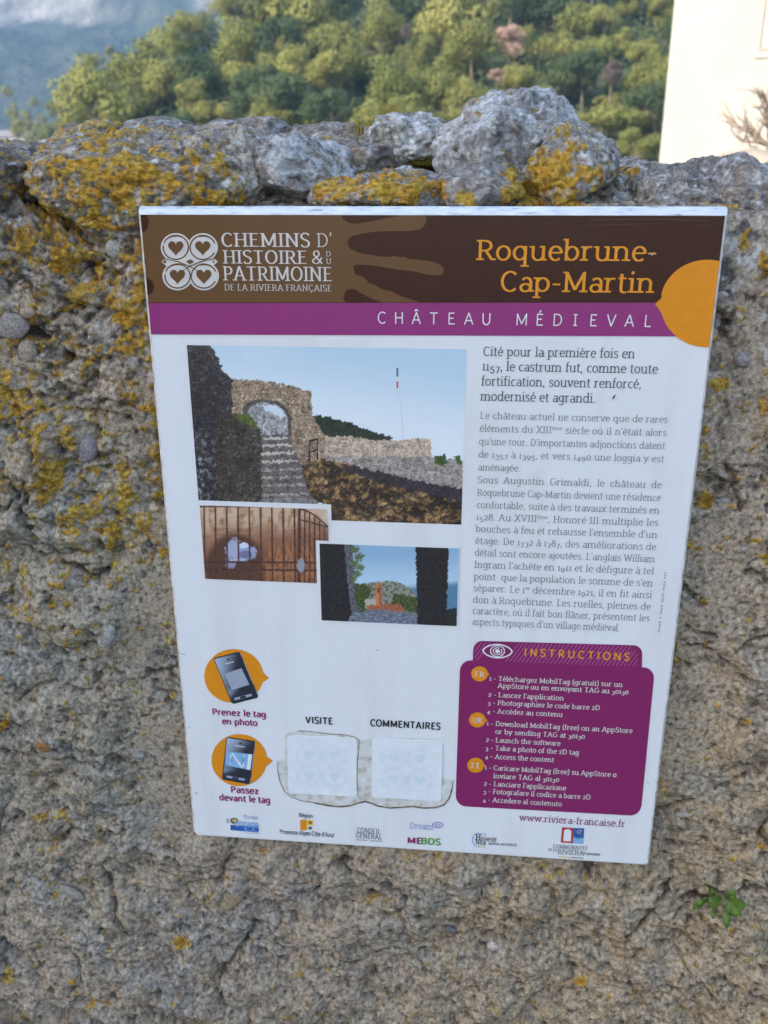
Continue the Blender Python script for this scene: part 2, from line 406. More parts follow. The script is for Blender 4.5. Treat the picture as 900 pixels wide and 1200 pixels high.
# ------------------------------------------------------------------ trees
def leaf_cloud(puffs, nleaf, size, rg):
    V = []; 
    tot = sum(p[3] ** 2 for p in puffs)
    C = []; N = []
    for (x, y, z, r) in puffs:
        n = max(8, int(nleaf * r * r / tot))
        d = rg.normal(size=(n, 3)); d /= np.linalg.norm(d, axis=1)[:, None]
        rad = r * rg.uniform(.62, 1.06, n) ** .7
        C.append(np.array([x, y, z]) + d * rad[:, None] * np.array([1, 1, .8])); N.append(d)
    C = np.concatenate(C); N = np.concatenate(N) + rg.normal(0, .32, (len(C), 3)); N /= np.linalg.norm(N, axis=1)[:, None]
    T = np.cross(N, rg.normal(size=N.shape)); T /= np.linalg.norm(T, axis=1)[:, None]; B = np.cross(N, T)
    s = size * rg.uniform(.6, 1.3, len(C))[:, None]
    V = np.concatenate([C + T * s, C - T * s * .6 + B * s * .9, C - T * s * .6 - B * s * .9], 0)
    n = len(C); Fc = np.stack([np.arange(n), np.arange(n) + n, np.arange(n) + 2 * n], 1)
    return V, Fc
def tree_proto(kind, seed):
    """unit tree: crown about 1 wide, base of trunk at z=-1.1, crown centre at 0"""
    rg = np.random.RandomState(seed); puffs = []
    n = {'umbrella': 20, 'round': 24, 'tall': 18, 'bush': 11}[kind]
    sz = {'umbrella': (.43, .43, .19), 'round': (.38, .38, .32), 'tall': (.28, .28, .46), 'bush': (.40, .40, .22)}[kind]
    for i in range(n):
        d = rg.normal(size=3); d /= np.linalg.norm(d); d[2] = abs(d[2]) * rg.choice([1, 1, -.6] if kind == 'umbrella' else [1, 1, -1]) 
        q = d * np.array(sz) * rg.uniform(.55, 1.0)
        puffs.append((q[0], q[1], q[2], rg.uniform(.11, .22)))
    V, Fc = leaf_cloud(puffs, 4200, .021, rg)
    mb = MB(); lean = rg.uniform(-.12, .12, 2)
    base = (-lean[0], -lean[1], -1.25)
    mb.tube([base, (-lean[0] * .5, -lean[1] * .5, -.6), (0, 0, -.05)], [.026, .020, .012], 6)
    for p in puffs[::2]:
        mb.tube([(-lean[0] * .15, -lean[1] * .15, -.28), (p[0] * .5, p[1] * .5, p[2] * .4 - .12), (p[0] * .9, p[1] * .9, p[2] * .9)], [.014, .010, .004], 4)
    return V, Fc, mb
def tree_meshes(kind, seed, leaf, nm):
    V, Fc, mb = tree_proto(kind, seed)
    a = mesh_np('crown', V, Fc, leaf); b = mb.build('trunk', M_BARK)
    ma, mb_ = a.data, b.data; ma.name = nm + '_crown'; mb_.name = nm + '_trunk'
    bpy.data.objects.remove(a); bpy.data.objects.remove(b)
    return ma, mb_
PROTO = {}
for k, kind in enumerate(['umbrella', 'round', 'tall', 'bush']):
    PROTO[kind] = [tree_meshes(kind, 100 + 10 * k + j, M_PINE, kind) for j in range(3)]
PROTO['dark'] = [tree_meshes('round', 300 + j, M_DARK, 'dark') for j in range(3)]
PROTO['dry'] = [tree_meshes('round', 400, M_DRY, 'dry')]
PROTO['bare'] = [tree_meshes('tall', 420, M_GREYF, 'bare')]
trg = random.Random(3)
def put_tree(x, y, z, s, kind, label, group, name='pine_tree', hs=1.0):
    a, b = trg.choice(PROTO[kind])
    t = empty(name, (x, y, z), trg.uniform(0, 6.28)); t.scale = (s, s, s * hs)
    tag(t, label, 'shrub' if kind == 'bush' else 'tree', group)
    oa = bpy.data.objects.new('crown', a); COL.objects.link(oa); oa.parent = t
    ob = bpy.data.objects.new('trunk', b); COL.objects.link(ob); ob.parent = t
    return t
def hill_hit(px, py, lift):
    """distance at which a crown centred there would stand 'lift' crown widths above the hillside"""
    for Y in np.linspace(96, 330, 700):
        P = at(px, py, Y)
        g = float(hill_h(np.array([P[0]]), np.array([Y]))[0])
        if g + lift >= P[2]: return Y, P
    return 320, at(px, py, 320)
# crown centre x, y and width in photo px, height/width, kind, what it looks like
TREES = [
 (108,130,66,.95,'round','broad bushy pine forming the lower left corner of the wooded spur'),
 (56,164,30,.8,'bush','low yellow-green bush at the foot of the spur above the far left stones'),
 (78,154,26,.9,'round','small pine just left below the broad bushy corner pine'),
 (162,84,52,.9,'round','pale olive pine on the spur outline right above the broad corner pine'),
 (194,56,32,.8,'umbrella','pine standing on the spur outline beside the blue mountainside'),
 (150,122,44,.9,'round','mid green pine filling the slope right of the corner pine'),
 (186,104,40,.9,'umbrella','flat-topped pine between the outline pine and the tall pale one'),
 (223,117,42,1.2,'tall','tall pale olive pine above the smooth dark rounded stone'),
 (277,56,52,.9,'round','large pale pine with dark hollow below it, left centre of the slope'),
 (214,52,36,1.0,'round','rounded pine second from the spur outline'),
 (241,32,26,1.1,'tall','slim pine poking up on the spur outline'),
 (326,92,50,.8,'umbrella','wide pine crown with bright top above the pinkish wall stone'),
 (286,93,38,.6,'umbrella','narrow bright-topped umbrella pine above a dark gap'),
 (262,141,42,.5,'bush','low yellowish bush right over the smooth rounded stone'),
 (338,138,62,.35,'bush','long pale green bush running along the wall top'),
 (372,150,36,.3,'bush','small yellow-green bush peeping over the flat mossy stones'),
 (382,58,38,.9,'umbrella','pine with rounded top on a leaning pale trunk'),
 (348,22,62,.7,'umbrella','big umbrella pine at the top edge where spur meets mountain'),
 (309,24,30,.8,'round','hazy pine on the spur outline at the top edge'),
 (396,54,36,1.0,'round','rounded pine left of the lone ball-shaped pine'),
 (446,34,44,1.0,'round','ball-shaped bright pine with a long bare pale trunk'),
 (535,33,54,.8,'umbrella','broad dark-based pine left above the pinkish dry tree'),
 (490,64,30,1.0,'round','small green pine between the ball-shaped pine and the broad one'),
 (540,76,42,.65,'umbrella','flat olive umbrella pine left of the pinkish dry tree'),
 (457,111,58,1.05,'round','largest bright pine crown, above the moss tufts of the wall'),
 (511,107,46,.8,'umbrella','pine beside the largest bright crown, half as tall'),
 (544,115,34,1.0,'round','small lumpy pine just left of the big grey boulder'),
 (596,47,38,.95,'dry','pinkish brown dry tree among the green pines'),
 (581,88,20,.8,'dry','small faded pink shrub tree below the pinkish dry tree'),
 (476,38,16,1.6,'bare','dull brown leafless tree right of the ball-shaped pine'),
 (403,114,16,1.0,'bare','small grey leafless tree left of the largest bright crown'),
 (567,8,34,.8,'round','pine cut by the top edge above the broad dark-based pine'),
 (689,30,44,.62,'umbrella','oval umbrella pine, the brightest near the top right'),
 (664,58,30,.9,'round','pine left below the oval umbrella pine'),
 (697,62,36,.7,'umbrella','pine right below the oval umbrella pine'),
 (622,55,36,.85,'round','rounded pine directly right of the pinkish dry tree'),
 (609,92,30,.8,'umbrella','pale layered pine above the peak of the big boulder'),
 (732,50,26,1.2,'tall','tall green pine halfway to the cream house'),
 (735,9,24,1.2,'tall','pine cut by the top edge near the cream house'),
 (779,20,26,1.0,'round','sunlit pine touching the top of the house corner'),
 (764,94,38,.95,'round','rounded pine against the lower house corner'),
 (717,86,34,1.0,'bare','greyish tree with thin foliage in the right centre of the slope'),
 (632,117,26,.8,'round','small pine over the right shoulder of the big boulder'),
 (705,146,70,.38,'bush','wide pale green bush in the hollow left of the house'),
 (728,122,24,.8,'round','small round tree above the wide pale bush'),
 (752,143,30,.9,'round','olive tree at the foot of the house corner'),
 (705,122,16,1.1,'tall','little dark upright tree over the wide pale bush'),
 (640,18,46,.8,'dark','dark green oak at the top edge right of the dry tree'),
 (500,12,40,.8,'dark','dark oak at the top edge between the two bright pines'),
 (430,90,34,.8,'dark','dark tree below the ball-shaped pine trunk'),
 (660,98,40,.8,'dark','dark round tree in the middle of the right slope'),
 (780,58,30,.9,'bare','brownish leafless tree beside the house corner'),
]
for (px, py, w, hr, kind, lab) in TREES:
    Y, P = hill_hit(px, py, 0.5 * w * 200 / F * hr)
    if kind in ('dry', 'bare'): Y *= .93; P = at(px, py, Y)
    s = w / F * Y * (1.48 if kind not in ('dry', 'bare') else 1.0) / .94
    hs = {'umbrella': .62, 'round': .95, 'tall': 1.45, 'bush': .6, 'dark': .95, 'dry': .95, 'bare': 1.45}[kind]
    hs = min(1.4, max(.6, hr / hs))
    nm = {'bush': 'green_bush', 'dry': 'dry_tree', 'bare': 'leafless_tree', 'dark': 'oak_tree'}.get(kind, 'pine_tree')
    put_tree(P[0], Y, P[2], s, kind, lab, None, nm, hs)
nt = 0; tries = 0
occ = [(t[0], t[1]) for t in TREES]
while nt < 95 and tries < 9000:
    tries += 1
    y = trg.uniform(112, 262); x = trg.uniform(-75, 120)
    xe = float(np.interp(y, EY, EX))
    if x < xe + 1: continue
    z = float(hill_h(np.array([x]), np.array([y]))[0])
    s = trg.uniform(6.0, 9.6); zc = z + s * .75
    qx, qy = proj(np.array([[x, y, zc]])); qx, qy = qx[0], qy[0]
    if qx > 880 or qy < -60 or qx < -20: continue
    mind = min(((qx - a) / 1.0) ** 2 + ((qy - b) / 1.0) ** 2 for a, b in occ) ** .5
    if mind < 21 or math.hypot(qx - 596, qy - 55) < 42 or math.hypot(qx - 446, qy - 60) < 34: continue
    occ.append((qx, qy)); nt += 1
    if trg.random() < .45:
        put_tree(x, y, zc, s, 'dark', 'dark green tree packed in among the sunlit pines of the slope', 'dark trees filling the wooded slope', 'oak_tree', trg.uniform(.7, 1.1))
    else:
        put_tree(x, y, zc, s, trg.choice(['umbrella', 'round', 'round', 'tall']), 'olive green pine packed in among others on the wooded slope', 'pines filling the wooded slope', 'pine_tree', trg.uniform(.75, 1.05))
# trees further back in the haze, below the mountain
far = [(28, 140, 22, 330), (14, 128, 16, 380), (60, 128, 16, 400), (40, 120, 12, 480), (128, 62, 14, 420), (8, 108, 14, 480), (48, 142, 16, 360), (70, 112, 12, 480), (20, 152, 20, 330), (138, 66, 12, 430)]
for (px, py, w, Y) in far:
    P = at(px, py, Y)
    put_tree(P[0], Y, P[2], w / F * Y * 1.2, trg.choice(['round', 'tall']), 'hazy bluish tree in the valley left of the wooded spur', 'hazy trees in the valley', 'distant_tree', 1.0)
# undergrowth
rg = np.random.RandomState(11); puffs = []
while len(puffs) < 5200:
    y = rg.uniform(100, 285); x = rg.uniform(-110, 150)
    xe = np.interp(y, EY, EX)
    if x < xe - 9 or abs(x) > y * .62 + 8: continue
    puffs.append((x, y, 0, rg.uniform(1.1, 2.5)))
pz = hill_h(np.array([p[0] for p in puffs]), np.array([p[1] for p in puffs]))
puffs = [(p[0], p[1], z + .5 * p[3], p[3]) for p, z in zip(puffs, pz)]
V, Fc = leaf_cloud(puffs, 170000, .31, rg)
tag(mesh_np('undergrowth', V, Fc, M_DARK), 'dense dark scrub covering the slope beneath the pines', 'undergrowth', kind='stuff')
# valley scrub in front of the mountain
rg = np.random.RandomState(12); puffs = []
while len(puffs) < 1500:
    y = rg.uniform(600, 1250); x = rg.uniform(-.75, -.02) * y
    puffs.append((x, y, 0, rg.uniform(3, 7)))
pz = mount_h(np.array([p[0] for p in puffs]), np.array([p[1] for p in puffs]))[0]
puffs = [(p[0], p[1], z + .4 * p[3], p[3]) for p, z in zip(puffs, pz)]
V, Fc = leaf_cloud(puffs, 30000, 1.2, rg)
tag(mesh_np('mountain_scrub', V, Fc, M_DARK), 'far scrub dotted over the hazy mountainside', 'scrub', kind='stuff')
# ------------------------------------------------------------------ rubble wall
# lichen: where it grows (photo px measured centre, radii, strength)
LICH = [(150,212,95,42,.80),(105,245,60,40,.62),(205,185,60,18,.5),(250,200,40,28,.55),(262,232,24,12,.85),(100,300,90,55,.50),(60,365,60,30,.4),(162,340,16,75,.75),
 (55,470,60,26,.45),(58,568,24,26,.9),(130,505,42,36,.36),(30,640,60,20,.3),(100,640,40,60,.34),(70,750,40,30,.42),(10,690,14,40,.5),(112,650,22,10,.6),(45,820,30,20,.35),
 (60,955,22,9,.8),(6,848,10,10,.9),(212,1103,10,8,.9),(70,1030,50,20,.3),(150,1050,60,40,.22),(8,1145,14,14,.6),(110,1165,80,30,.26),(230,1040,60,60,.22),
 (395,222,26,18,.85),(468,224,50,17,1.0),(652,215,44,46,.92),(602,214,14,26,.85),(548,232,16,10,.7),(700,205,12,14,.5),(640,178,14,10,.4),
 (893,308,9,15,1.0),(842,448,12,9,.85),(826,582,10,14,1.0),(812,640,14,14,.5),(895,480,10,20,.5),(872,560,24,16,.35),(896,655,10,10,.8),(882,630,12,8,.5),(812,682,8,8,.5),
 (870,850,30,30,.2),(800,940,30,30,.2),(682,1149,7,8,1.0),(440,1052,10,7,.8),(655,1030,40,14,.35),(460,1060,40,20,.25),(780,920,10,10,.5),
 (690,190,30,20,.3),(735,205,30,12,.45),(20,215,14,14,.4),(15,260,16,20,.45)]
def lichen_density(px, py):
    d = .19 + .33 * sst(300, 220, px) * sst(820, 600, py) * (.75 + .6 * np.sin(px / 31 + np.sin(py / 23)) * np.sin(py / 37 + 1)) + .07 * sst(780, 830, px) * sst(760, 650, py)
    for cx, cy, rx, ry, s in LICH:
        q = ((px - cx) / rx) ** 2 + ((py - cy) / ry) ** 2
        d = np.maximum(d, (s * .88 + .10) * np.exp(-q * 0.62))
    return d * np.where(py > 620, .92, 1)

def stone_colour(P, px, py, cav, seed=0.0, tone=(0.41, 0.34, 0.255), dens_mul=1.0, cm=1.0):
    """albedo of weathered stone at world points P; cav in 0..1 darkens the colour in pits"""
    big = fbm3(P * 9 + seed, 3); mid = fbm3(P * 38 + seed, 4); fine = fbm3(P * 150 + seed, 3); gr = noise3(P * 420 + seed)
    c = mix(np.array(tone), (0.31, 0.285, 0.25), sst(-.1, .5, big))
    c = mix(c, (0.19, 0.165, 0.135), .7 * sst(.05, .5, mid))
    c = mix(c, (0.50, 0.46, 0.40), .6 * sst(.14, .5, fine + .3 * big))
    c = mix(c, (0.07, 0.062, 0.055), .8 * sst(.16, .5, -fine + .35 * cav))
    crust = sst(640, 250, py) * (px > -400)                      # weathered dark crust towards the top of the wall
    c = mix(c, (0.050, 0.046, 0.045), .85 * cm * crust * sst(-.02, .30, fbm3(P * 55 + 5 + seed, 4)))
    c = mix(c, (0.34, 0.22, 0.11), .30 * sst(.1, .5, fbm3(P * 24 + 9 + seed, 3)))
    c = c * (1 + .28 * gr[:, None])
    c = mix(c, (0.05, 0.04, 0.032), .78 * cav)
    # pale lichen discs
    wl_ = sst(.30, .48, fbm3(P * 70 + 31, 2)) * crust
    c = mix(c, (0.58, 0.58, 0.57), .7 * wl_)
    # orange lichen
    d = lichen_density(px, py) * dens_mul
    n = .55 * fbm3(P * 45 + 3, 3) + .55 * fbm3(P * 130 + 8, 3) 
    L = sst(.0, .16, n + 1.05 * d - .52)
    f2 = fbm3(P * 210 + 2, 2); f3 = fbm3(P * 60 + 14, 2)
    lc = mix((0.46, 0.235, 0.012), (0.44, 0.29, 0.030), sst(-.4, .4, f3))
    lc = mix(lc, (0.16, 0.085, 0.014), sst(.0, .5, f2) * .8)
    lc = mix(lc, (0.60, 0.44, 0.13), sst(.1, .5, -f2) * .5)
    c = mix(c, lc, L * .94)
    return np.clip(c, .01, .9), L

WALL_Y = SIGN_Y + 0.036
def axis(segs):
    out = []
    for a, b, n in segs: out += list(np.linspace(a, b, n, endpoint=False))
    return np.array(out + [segs[-1][1]])
WX = axis([(-4.0, -1.2, 56), (-1.2, -.70, 50), (-.70, .60, 800), (.60, 1.2, 60), (1.2, 4.0, 56)])
ZT = 1.585
# profile parameter s: height on the face, then on over the top and down the back
WS = axis([(0.0, .42, 40), (.42, 1.56, 700), (1.56, 2.15, 230), (2.15, 3.9, 60)])
RC, TOPW = 0.05, 0.50
def profile(s):
    s = np.asarray(s); y = np.zeros_like(s); z = np.zeros_like(s); ny = np.zeros_like(s); nz = np.zeros_like(s)
    a0 = ZT - RC; arc = RC * np.pi / 2; a1 = a0 + arc; a2 = a1 + TOPW - 2 * RC; a3 = a2 + arc
    m = s <= a0; z[m] = s[m]; ny[m] = -1
    m = (s > a0) & (s <= a1); t = (s[m] - a0) / RC; y[m] = RC - RC * np.cos(t); z[m] = a0 + RC * np.sin(t); ny[m] = -np.cos(t); nz[m] = np.sin(t)
    m = (s > a1) & (s <= a2); y[m] = RC + s[m] - a1; z[m] = ZT; nz[m] = 1
    m = (s > a2) & (s <= a3); t = (s[m] - a2) / RC; y[m] = TOPW - RC + RC * np.sin(t); z[m] = a0 + RC * np.cos(t); ny[m] = np.sin(t); nz[m] = np.cos(t)
    m = s > a3; y[m] = TOPW; z[m] = a0 - (s[m] - a3); ny[m] = 1
    return y, z, ny, nz
SX, SS = np.meshgrid(WX, WS); sx, ss = SX.ravel(), SS.ravel()
py_, pz_, pny, pnz = profile(ss)
# rotated frame gives the slanting bedding of the rubble
ca, sa = math.cos(.45), math.sin(.45)
u = sx * ca - ss * sa; v = sx * sa + ss * ca
wu = sx + .02 * fbm2(sx * 14, ss * 14, 2); wv = ss + .02 * fbm2(sx * 14 + 7, ss * 14, 2)
d1, d2, rc_ = worley2(wu * 7.5 + .3 * fbm2(sx * 9, ss * 9, 3), wv * 10 + .3 * fbm2(sx * 9 + 50, ss * 9, 3), 3)
lump = (1 - np.clip(d1 / .75, 0, 1) ** 2) * (.35 + .9 * rc_)
joint = .45 * sst(.13, .0, d2 - d1) * sst(-.25, .3, fbm2(sx * 5 + 3, ss * 5, 3))
e1, e2, er = worley2(sx * 34, ss * 40, 9)
nub = np.clip(1 - (e1 / (.28 + .3 * er)) ** 2, 0, 1) * (er > .45)
pits = sst(.30, .62, fbm2(u * 34 + 11, v * 52, 4))
ledge = ridge2(u * 6 + 2, v * 16, 4)
h = .018 * fbm2(sx * 3.2, ss * 3.2, 3) + .014 * lump + .0115 * ledge + .0115 * fbm2(sx * 15, ss * 18, 3) + .0045 * nub
f_a = fbm2(sx * 90, ss * 95, 3); f_b = fbm2(u * 60 + 9, v * 120, 3)
rgh = .30 + .85 * sst(-.30, .35, fbm2(sx * 8 + 3, ss * 9, 3)) + .35 * sst(1.25, 1.45, ss)
h = h + rgh * (.0031 * f_a + .0032 * f_b + .0010 * noise2(sx * 330, ss * 330)) + .0022 * fbm2(u * 26 + 5, v * 44, 3) - .010 * joint - .009 * pits

def seg_dist(x, z, pts):
    d = np.full(x.shape, 9.0)
    for (a, b) in zip(pts[:-1], pts[1:]):
        a = np.array(a); b = np.array(b); ab = b - a
        t = np.clip(((x - a[0]) * ab[0] + (z - a[1]) * ab[1]) / (ab @ ab), 0, 1)
        d = np.minimum(d, np.hypot(x - a[0] - t * ab[0], z - a[1] - t * ab[1]))
    return d
def wpt(px, py):
    P = at(px, py, WALL_Y - .015); return (P[0], P[2])
# cracks and ledges seen in the photo: width m, depth m
CR = [([(0,545),(40,628),(75,660),(110,678),(125,670)],.004,.016),([(0,455),(22,500),(40,520),(30,590)],.004,.014),([(5,600),(20,575),(35,590)],.003,.010),
      ([(640,1085),(720,1110),(760,1075),(790,1040)],.004,.018),([(790,1080),(840,1050),(900,1038)],.004,.016),([(60,990),(85,974),(140,978),(150,968)],.004,.018),
      ([(120,1020),(135,1060),(150,1090)],.005,.014),([(255,1145),(285,1110),(297,1085),(285,1080)],.004,.014),([(255,1150),(262,1190)],.003,.010),
      ([(400,1010),(425,1018),(450,1035),(475,1052)],.004,.012),([(490,1073),(530,1085),(600,1078),(640,1082)],.004,.014),([(700,1150),(770,1160),(840,1140),(900,1165)],.004,.012),
      ([(0,1110),(12,1125),(4,1140)],.012,.020),([(0,500),(60,480),(110,440)],.003,.010),([(20,395),(90,360),(150,372)],.004,.012),([(830,300),(860,420),(845,520),(870,600)],.004,.012),
      ([(400,1130),(470,1120),(520,1150)],.003,.008),([(0,880),(60,885),(170,903),(200,900)],.0025,.008),([(610,930),(630,940)],.002,.004),([(810,760),(860,770),(900,740)],.003,.012),
      ([(770,960),(830,930),(880,905)],.003,.012),([(150,800),(190,790),(215,800)],.003,.008),([(0,310),(60,330),(120,300)],.005,.014),([(60,245),(55,200),(75,185)],.006,.015)]
cavc = np.zeros_like(h)
inw = (sx > -.72) & (sx < .62) & (ss > .35) & (ss < 1.62)
jx = sx[inw] + .006 * fbm2(sx[inw] * 45, ss[inw] * 45, 3); jz = ss[inw] + .006 * fbm2(sx[inw] * 45 + 8, ss[inw] * 45, 3)
hh = h[inw]; cc_ = cavc[inw]
for pts, w_, dp in CR:
    q = [wpt(*p) for p in pts]
    dd = seg_dist(jx, jz, q); k = np.exp(-(dd / w_) ** 2)
    hh = hh - .5 * dp * k; cc_ = np.maximum(cc_, .4 * k)
# holes
for (px, py, r) in [(85,975,.008),(300,1085,.010),(826,1058,.013),(812,1062,.009),(437,1050,.009),(535,1083,.010),(490,1072,.007),(4,1120,.02),(890,905,.006),(690,1020,.014),(405,1005,.010),(720,1012,.008),(510,1004,.006),(745,700,.0),(855,345,.01),(880,350,.008),(30,395,.012),(70,420,.01)]:
    if r <= 0: continue
    q = wpt(px, py); k = np.exp(-(((jx - q[0]) / r) ** 2 + ((jz - q[1]) / (r * .7)) ** 2)); hh = hh - 1.5 * r * k; cc_ = np.maximum(cc_, .7 * k)
# bulging stones buried in the mortar
for (px, py, rx, rz, amp) in [(690,1030,.045,.028,.010),(275,1040,.035,.012,.008),(230,1125,.04,.05,.012),(330,1170,.06,.05,.010),(40,580,.05,.07,.010),(120,600,.06,.06,.010),(60,500,.05,.03,.010),(860,1160,.09,.05,.012),
                              (600,1060,.09,.03,.008),(830,250,.08,.07,.010),(870,480,.05,.07,.012),(30,300,.05,.05,.012),(115,440,.05,.06,.010),(850,800,.06,.05,.010),(40,880,.05,.03,.008),(830,880,.05,.04,.009)]:
    q = wpt(px, py); k = np.clip(1 - (((jx - q[0]) / rx) ** 2 + ((jz - q[1]) / rz) ** 2), 0, 1) ** .7; hh = hh + amp * k
h[inw] = hh; cavc[inw] = cc_
# the plaque hangs clear of the stones behind it
msk = sst(.40, .36, np.abs(sx + .0534)) * sst(.45, .41, np.abs(ss - 1.19))
h = h * (1 - msk) + np.minimum(h, .010) * msk
P = np.stack([sx, WALL_Y + py_ + pny * h, pz_ + pnz * h * 1.4], 1)
# cavity from height against its own blur
Hh = h.reshape(SX.shape)
def blur(a, n):
    for ax in (0, 1):
        c = np.cumsum(np.concatenate([np.repeat(a.take([0], ax), n, ax), a, np.repeat(a.take([-1], ax), n, ax)], ax), ax)
        a = (c.take(range(2 * n, c.shape[ax]), ax) - c.take(range(0, c.shape[ax] - 2 * n), ax)) / (2 * n)
        pad = SX.shape[ax] - a.shape[ax]
        if pad > 0: a = np.concatenate([a, np.repeat(a.take([-1], ax), pad, ax)], ax)
    return a
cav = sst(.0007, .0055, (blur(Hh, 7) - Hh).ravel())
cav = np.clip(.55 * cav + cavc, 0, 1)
ppx, ppy = proj(P)
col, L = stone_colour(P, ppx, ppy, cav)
# low left: stone tone plus painted panel shade; low right: painted warm bounce light
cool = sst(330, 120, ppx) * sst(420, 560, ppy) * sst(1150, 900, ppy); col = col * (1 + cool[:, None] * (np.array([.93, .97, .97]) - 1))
warm = sst(300, 600, ppx) * sst(560, 900, ppy); col = col * (1 + warm[:, None] * (np.array([1.10, 1.045, .93]) - 1))
lr = L * (.0022 + .0022 * np.clip(noise3(P * 190), -1, 1)); P[:, 1] += pny * lr; P[:, 2] += pnz * lr
wall = empty('stone_wall', (0, WALL_Y, 0))
P[:, 1] -= WALL_Y; col *= .90
# rows run up the face: order gives outward normals
nX = len(WX); gf = grid_faces(nX, len(WS)); i0, i1 = np.searchsorted(WX, -.318), np.searchsorted(WX, .212); j0, j1 = np.searchsorted(WS, .83), np.searchsorted(WS, 1.545)
i1 = i0 + (i1 - i0) // 10 * 10; j1 = j0 + (j1 - j0) // 10 * 10        # well behind the panel a coarser mesh is enough
fi = gf[:, 0] % nX; fj = gf[:, 0] // nX; keepf = ~((fi >= i0) & (fi < i1) & (fj >= j0) & (fj < j1))
ci, cj = np.meshgrid(np.arange(i0, i1, 10), np.arange(j0, j1, 10)); c0 = (cj * nX + ci).ravel()
gf = np.concatenate([gf[keepf], np.stack([c0, c0 + 10, c0 + 10 * nX + 10, c0 + 10 * nX], 1)])
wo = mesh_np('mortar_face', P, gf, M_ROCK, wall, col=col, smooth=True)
tag(wall, 'old rubble parapet wall crusted with orange lichen, carrying the information panel', 'wall')
del P, col, L, h, Hh

# cap stones along the top, each its own mesh: centre, size in photo px, distance, depth, tilt, seed, tone, name note
def boulder(px, py, w, hgt, Y, depth, tilt, seed, tone, sub=6, facets=7, n_=2.6, label=None, rough=1.0, dens=1.0, white=0.0):
    c = at(px, py, Y); sc = np.linalg.norm(at(px + 1, py, Y) - c)
    bm = bmesh.new(); bmesh.ops.create_icosphere(bm, subdivisions=sub, radius=1)
    V = np.array([v.co[:] for v in bm.verts]); Fc = np.array([[v.index for v in f.verts] for f in bm.faces]); bm.free()
    D = V / np.linalg.norm(V, axis=1)[:, None]
    r = (np.abs(D) ** n_).sum(1) ** (-1 / n_)
    rg = np.random.RandomState(seed)
    for _ in range(facets):
        n = rg.normal(size=3); n /= np.linalg.norm(n); q = D @ n
        r = np.where(q > .05, np.minimum(r, rg.uniform(.80, .98) / np.maximum(q, .05)), r)
    V = D * r[:, None]
    S = np.array([w * sc / 2, depth / 2, hgt * sc / 2])
    V = V * S
    m = float(S.min())
    V = V + D * (m * .15 * fbm3(D * 1.9 + seed, 4))[:, None] + D * (.0065 * rough * fbm3(V * 26 + seed, 3))[:, None]
    Vw = V + .012 * np.stack([fbm3(V * 30 + seed + 40 * q, 2) for q in range(3)], 1)
    rid = 1 - 2 * np.abs(noise3(Vw * np.array([26, 30, 52]) + seed * 3.1)); rid2 = 1 - 2 * np.abs(noise3(Vw * np.array([95, 95, 130]) + seed)); stp = np.abs((Vw @ np.array([.35, .2, .9]) * 42 + seed) % 1.0 - .5) * 2
    V = V + D * (.0032 * rough * rid + .0024 * rough * rid2 + .0022 * rough * sst(.0, .5, stp) * (fbm3(V * 20 + seed, 2) > -.1) + .0034 * rough * fbm3(V * 110 + seed, 3) + .0012 * noise3(V * 340 + seed))[:, None]
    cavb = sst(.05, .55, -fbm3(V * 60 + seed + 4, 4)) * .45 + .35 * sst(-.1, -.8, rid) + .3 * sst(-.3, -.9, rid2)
    a = math.radians(tilt); Rm = np.array([[math.cos(a), 0, -math.sin(a)], [0, 1, 0], [math.sin(a), 0, math.cos(a)]])
    V = V @ Rm.T
    W = V + c
    qx, qy = proj(W)
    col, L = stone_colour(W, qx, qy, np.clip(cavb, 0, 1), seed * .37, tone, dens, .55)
    if white: col = mix(col, (0.58, 0.60, 0.60), white * (1 - L) * sst(-.15, .35, fbm3(W * 32 + seed, 4)))
    V = V + D * (L * (.0022 + .0022 * noise3(W * 190)))[:, None]
    o = mesh_np('capstone', V, Fc, M_ROCK, wall, col=col, smooth=True, loc=tuple(c - np.array([0, WALL_Y, 0])))
    if label: o['label'] = label
    return o
WY = WALL_Y
G = (0.29, 0.275, 0.25)
boulder(192,226,276,122, WY+.105,.25,-1, 11, (0.26,0.24,0.20), sub=7, label='broad capstone thickly covered in orange lichen')
boulder(272,206, 92, 92, WY+.09,.20, 22, 12, (0.42,0.37,0.30), n_=2.2, facets=4, label='rounded grey-tan capstone')
boulder( 22,212,112, 76, WY+.10,.22,  4, 13, (0.17,0.15,0.15), label='dark grey capstone at the left')
boulder(100,186, 96, 44, WY+.22,.16,  3, 21, (0.30,0.27,0.25), sub=5, label='low grey capstone with a pale top', white=.35)
boulder( 10,186, 90, 30, WY+.27,.14, -6, 14, (0.20,0.13,0.10), sub=5, label='reddish brown capstone')
boulder(113,171, 78, 42, WY+.42,.14,  8, 15, (0.30,0.25,0.20), sub=5)
boulder(195,164,102, 44, WY+.44,.16, -3, 16, (0.20,0.19,0.18), sub=5, facets=1, n_=2.1, rough=.5, dens=.3, label='smooth dark rounded capstone')
boulder(288,166,112, 44, WY+.36,.15,  4, 17, (0.34,0.27,0.25), sub=5, dens=.5, label='pinkish weathered capstone')
boulder(392,170,150, 36, WY+.36,.16,  0, 18, (0.25,0.23,0.20), sub=5)
boulder(362,208,124, 72, WY+.13,.22,-12, 19, (0.36,0.35,0.34), label='pale grey capstone with dark pits', white=.65, dens=.7)
boulder(488,172,110, 56, WY+.27,.20, -6, 20, (0.40,0.40,0.39), label='whitish flat capstone', white=.9, dens=.3)
boulder(428,190, 90, 44, WY+.22,.15,  6, 29, (0.26,0.24,0.22), sub=5)
